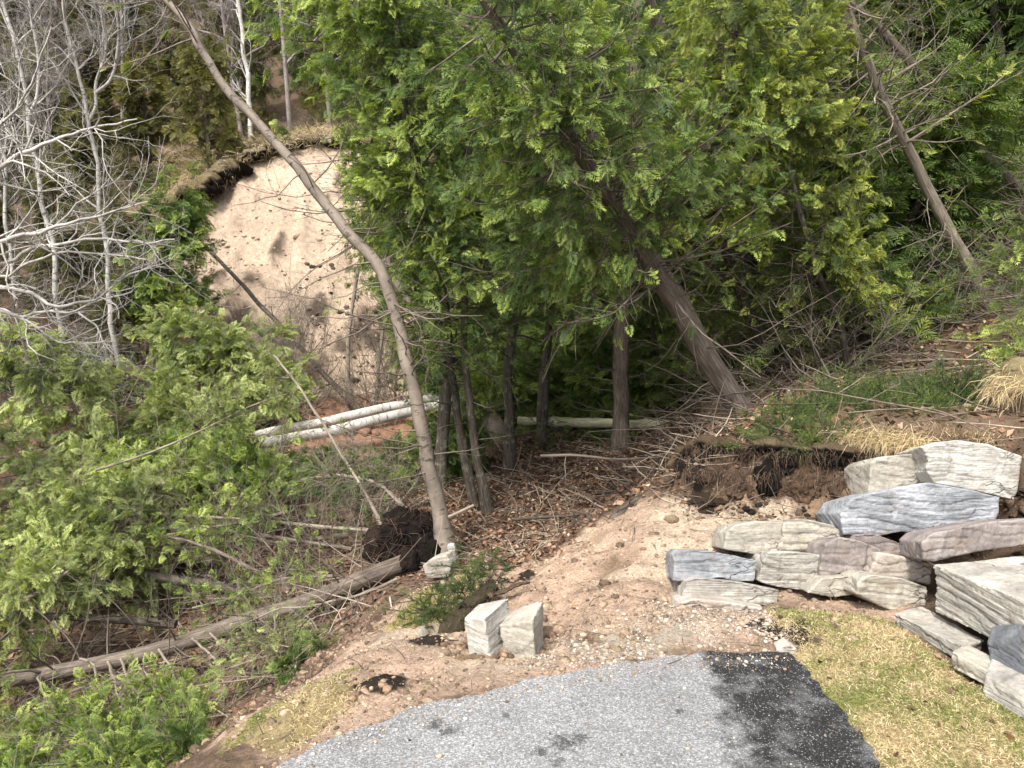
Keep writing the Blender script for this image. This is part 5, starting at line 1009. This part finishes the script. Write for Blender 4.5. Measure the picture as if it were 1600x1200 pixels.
for k, p in enumerate(spots(14, (200, 620), (23, 27), 9, .8)):
    place(PS[r.integers(0, 2)], p, (r.uniform(.6, 1.0), r.uniform(.4, .8)), r.uniform(0, 6.28), "low dry brush along the top of the sand bluff", "dry brush on top of the bluff")

for k, p in enumerate(spots(6, (330, 640), (13.6, 16.2), 19, .5)):
    place(PS[r.integers(0, 2)], p, (r.uniform(.6, 1.0), r.uniform(1.4, 2.8)), r.uniform(0, 6.28), "wispy leafless sapling cluster at the foot of the sand bluff", "wispy saplings at the foot of the bluff")
# --- junipers, dry tufts, lips of torn sod ------------------------------------
def juniper(label, spots_, n, L, seed, dirb=(0, -.3, .15), size=(.045, .085)):
    r = np.random.default_rng(seed); C = np.array([P(*q) for q in spots_]); o = thing("juniper_shrub", label, "shrub", tuple(C[len(C) // 2]))
    i = r.integers(0, len(C), n); p = C[i] + r.normal(size=(n, 3)) * [.09, .09, .03]; d = norm(r.normal(size=(n, 3)) * [1, .8, .28] + np.array(dirb)); ln = r.uniform(L[0], L[1], n); out = [p]; cur = d
    for k in range(6): cur = norm(cur + r.normal(size=(n, 3)) * .14 + [0, 0, .02]); out.append(out[-1] + cur * (ln / 6)[:, None])
    Q = np.stack(out, 1); RQ = np.full((n, 1), .005) * np.linspace(1, .3, 7)[None]; a = Acc(); tubes(a, Q, RQ, 4)
    q, rq = grow(r, Q, RQ, 5, .2, 1, (20, 50), (L[0] * .4, L[1] * .5), K=4, rmin=.0015); tubes(a, q, rq, 3); a.build("stem", M_BARKD, o)
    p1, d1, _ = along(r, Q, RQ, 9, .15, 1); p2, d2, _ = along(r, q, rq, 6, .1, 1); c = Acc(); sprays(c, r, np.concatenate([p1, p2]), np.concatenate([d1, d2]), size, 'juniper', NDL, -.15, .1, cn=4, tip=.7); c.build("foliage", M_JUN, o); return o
juniper("bright juniper overhanging the left part of the earth scarp", [(1225, 665, 6.6), (1250, 680, 6.35), (1280, 685, 6.25), (1240, 650, 6.9), (1310, 685, 6.2), (1215, 685, 6.35), (1265, 655, 6.8)], 230, (.14, .32), 1, (0, -.4, .1))
juniper("low juniper mat above the dry grass tuft in the middle of the bank", [(1340, 650, 6.7), (1380, 650, 6.6), (1350, 635, 7.0), (1310, 640, 7.0), (1410, 645, 6.8), (1330, 615, 7.4), (1390, 620, 7.3)], 230, (.16, .36), 2)
juniper("juniper reaching up to the right over the bank top near the earth knob", [(1430, 655, 6.5), (1460, 640, 6.6), (1490, 625, 6.7), (1515, 612, 6.8), (1440, 630, 6.8), (1470, 665, 6.4), (1420, 660, 6.4)], 240, (.16, .36), 3, (.3, -.2, .3))
juniper("narrow juniper strip on the slumped sod beside the tilted stone block", [(655, 968, 5.15), (675, 960, 5.15), (700, 945, 5.2), (720, 930, 5.25), (740, 912, 5.35), (760, 892, 5.5)], 110, (.06, .16), 4, (-.3, -.5, .5), (.028, .055))
def tuft(label, C, n, L, dirb, seed, wd=.0022):
    global rng
    rng = np.random.default_rng(seed); C = np.array([P(*q) for q in C]); p = C[rng.integers(0, len(C), n)] + rng.normal(size=(n, 3)) * [.07, .06, .02]
    a = Acc(); blades(a, p, L, wd, pick(n, [(.50, .40, .24), (.40, .31, .18), (.58, .48, .31), (.30, .22, .13)], .15), dirb, .55, 1.2); o = a.build("grass_tuft", M_BLADE, None, loc=tuple(C[0])); tag(o, label, "grass tuft")
tuft("matted straw coloured grass hanging over the scarp left of the white top block", [(1345, 682, 6.0), (1375, 684, 5.95), (1405, 688, 5.9), (1430, 690, 5.85), (1390, 680, 6.1)], 2600, (.12, .3), (-.7, -.5, -.05), 21)
tuft("dry grass hanging from the earth knob at the right edge", [(1590, 590, 6.3), (1605, 582, 6.3), (1575, 610, 6.2), (1610, 600, 6.1)], 1600, (.12, .32), (-.6, -.5, -.3), 22)
tuft("short dry grass between the juniper and the white top block", [(1470, 676, 6.05), (1500, 680, 6.0), (1540, 684, 5.9)], 900, (.06, .16), (-.2, -.4, .3), 23)

def lip(name, C, r0, r1, col, seed, flat=.7, K=90, n=18, rough=.5, top=(.28, .225, .12)):
    T = spline([P(*q) for q in C], K); R = np.linspace(r0, r1, K) * (1 + .5 * fbm(T * (.6 / r0), 3, seed)); T = T + np.stack([fbm(T * (.35 / r0), 3, seed + 1), fbm(T * (.35 / r0), 3, seed + 2), .7 * fbm(T * (.35 / r0), 3, seed + 3)], -1) * r0 * 1.6; a = Acc(); tubes(a, T[None], R[None], n)
    v = a.v[0]; c = np.repeat(T, n, axis=0); d = v - c; f = 1 + rough * fbm(v * 2.5 / max(r0, .12) * .4, 4, seed) + .3 * rough * fbm(v * 9, 3, seed); d = d * f[:, None] * np.array([1, 1, flat]); a.v[0] = c + d
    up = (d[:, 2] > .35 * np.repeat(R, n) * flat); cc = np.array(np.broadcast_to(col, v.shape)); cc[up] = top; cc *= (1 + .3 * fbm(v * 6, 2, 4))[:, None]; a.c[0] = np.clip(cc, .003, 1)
    struct(a.build(name, M_EARTH))
lip("turf_edge", [(278, 326, 20.3), (300, 318, 20.3), (335, 296, 20.8), (365, 270, 21.1), (388, 258, 21.3)], .38, .26, (.014, .011, .008), 1, flat=.8, rough=1.1, n=26, K=200, top=(.14, .11, .065))
lip("turf_edge", [(385, 247, 21.3), (430, 236, 21.6), (480, 228, 21.8), (540, 229, 21.9), (600, 232, 22)], .20, .15, (.014, .011, .008), 2, rough=1.1, n=24, K=200, top=(.20, .16, .10))
lip("turf_edge", [(1055, 745, 6.75), (1065, 715, 6.75), (1090, 698, 6.65), (1140, 700, 6.35), (1180, 705, 6.15)], .07, .06, (.035, .025, .018), 3, rough=1.2, top=(.10, .07, .045))
lip("turf_edge", [(1185, 702, 6.15), (1220, 700, 6.05), (1270, 702, 5.95), (1320, 704, 5.85), (1365, 706, 5.78)], .06, .05, (.014, .011, .009), 4, rough=1.2, top=(.10, .075, .045))
lip("turf_edge", [(1205, 975, 4.25), (1225, 988, 4.12), (1248, 1002, 4.02), (1262, 1022, 3.92)], .035, .03, (.008, .007, .006), 5, rough=1.0, top=(.03, .024, .018))
lip("turf_edge", [(765, 935, 5.1), (795, 918, 5.25), (825, 910, 5.3)], .035, .02, (.03, .022, .017), 6, flat=.4, rough=1.0, top=(.12, .085, .055))
lip("turf_edge", [(680, 1000, 4.9), (705, 990, 4.95), (735, 950, 5.1), (770, 915, 5.3)], .07, .05, (.03, .022, .016), 7, rough=.9, top=(.06, .05, .03))
lip("earth_knob", [(1530, 690, 6.15), (1560, 650, 6.2), (1590, 610, 6.3), (1640, 590, 6.3)], .17, .22, (.13, .088, .06), 8, rough=.5)
a = Acc()
for u, v, Y, sx, sz, c_, sd in ((1072, 752, 6.5, .10, .17, (.016, .012, .010), 1), (1125, 745, 6.3, .14, .12, (.07, .046, .032), 2), (1200, 755, 5.98, .10, .20, (.012, .010, .008), 3), (1160, 770, 6.05, .12, .10, (.10, .065, .045), 4), (1255, 765, 5.85, .13, .14, (.12, .078, .052), 5), (1300, 720, 5.88, .12, .06, (.012, .010, .008), 6), (1320, 775, 5.72, .12, .12, (.12, .08, .055), 7), (1105, 785, 6.1, .16, .06, (.04, .028, .020), 8), (1230, 725, 6.0, .10, .07, (.016, .012, .010), 9)):
    blobmesh(a, P(u, v, Y + .06), (sx, .12, sz), c_, sd * 3, 5, .55)
struct(a.build("earth_bank", M_EARTH))
rng = np.random.default_rng(33)
a = Acc(); C = spline([P(*q) for q in ((272, 318, 20.5), (300, 308, 20.5), (335, 286, 21), (365, 262, 21.3), (388, 250, 21.5), (430, 232, 21.7), (480, 222, 21.9), (560, 222, 22), (620, 228, 22.1))], 300)
p = C[rng.integers(0, 300, 5200)] + rng.normal(size=(5200, 3)) * [.15, .28, .10]; blades(a, p, (.12, .42), .007, pick(len(p), [(.34, .27, .16), (.24, .18, .11), (.45, .37, .25), (.10, .08, .05)]), (0, -.5, .1), .8, 1.5)
stuff(a.build("hanging_grass", M_BLADE), "matted dry grass along the torn top lip of the sand bluff", "grass")
def hang(C, n, L, r_, cols):
    C = spline([P(*q) for q in C], 60); p = C[rng.integers(0, 60, n)] + rng.normal(size=(n, 3)) * .03; out = [p]; cur = norm(rng.normal(size=(n, 3)) * .6 + [0, -.6, -.4]); ln = rng.uniform(L[0], L[1], n)[:, None]
    for k in range(6): cur = norm(cur + rng.normal(size=(n, 3)) * .25 + [0, 0, -.5]); out.append(out[-1] + cur * ln / 6)
    return np.stack(out, 1), rng.uniform(r_ * .5, r_, (n, 1)) * np.linspace(1, .3, 7)[None], pick(n, cols)
a = Acc(); RC = [(.04, .028, .02), (.09, .06, .042), (.16, .11, .075), (.02, .015, .012)]
for C, n, L, r_ in (([(1060, 735, 6.7), (1090, 700, 6.6), (1180, 705, 6.1)], 260, (.04, .24), .003), ([(1190, 705, 6.05), (1270, 706, 5.9), (1360, 710, 5.75)], 260, (.04, .26), .003), ([(1060, 730, 6.4), (1130, 740, 6.15), (1200, 740, 5.88), (1330, 745, 5.7)], 420, (.04, .18), .0025), ([(385, 252, 21.2), (330, 300, 20.6), (282, 335, 20.1)], 200, (.2, .6), .010), ([(680, 1000, 4.85), (735, 960, 5.0), (770, 920, 5.2)], 260, (.03, .14), .002), ([(1560, 660, 6.05), (1600, 620, 6.0)], 160, (.05, .25), .003)):
    Q, RQ, cc = hang(C, n, L, r_, RC); tubes(a, Q, RQ, 3, cc)
stuff(a.build("rootlets", M_TWIG), "fine roots dangling from the torn sod edges", "roots")
print("tris", sum(len(o.data.polygons) for o in S.objects if o.type == 'MESH'))
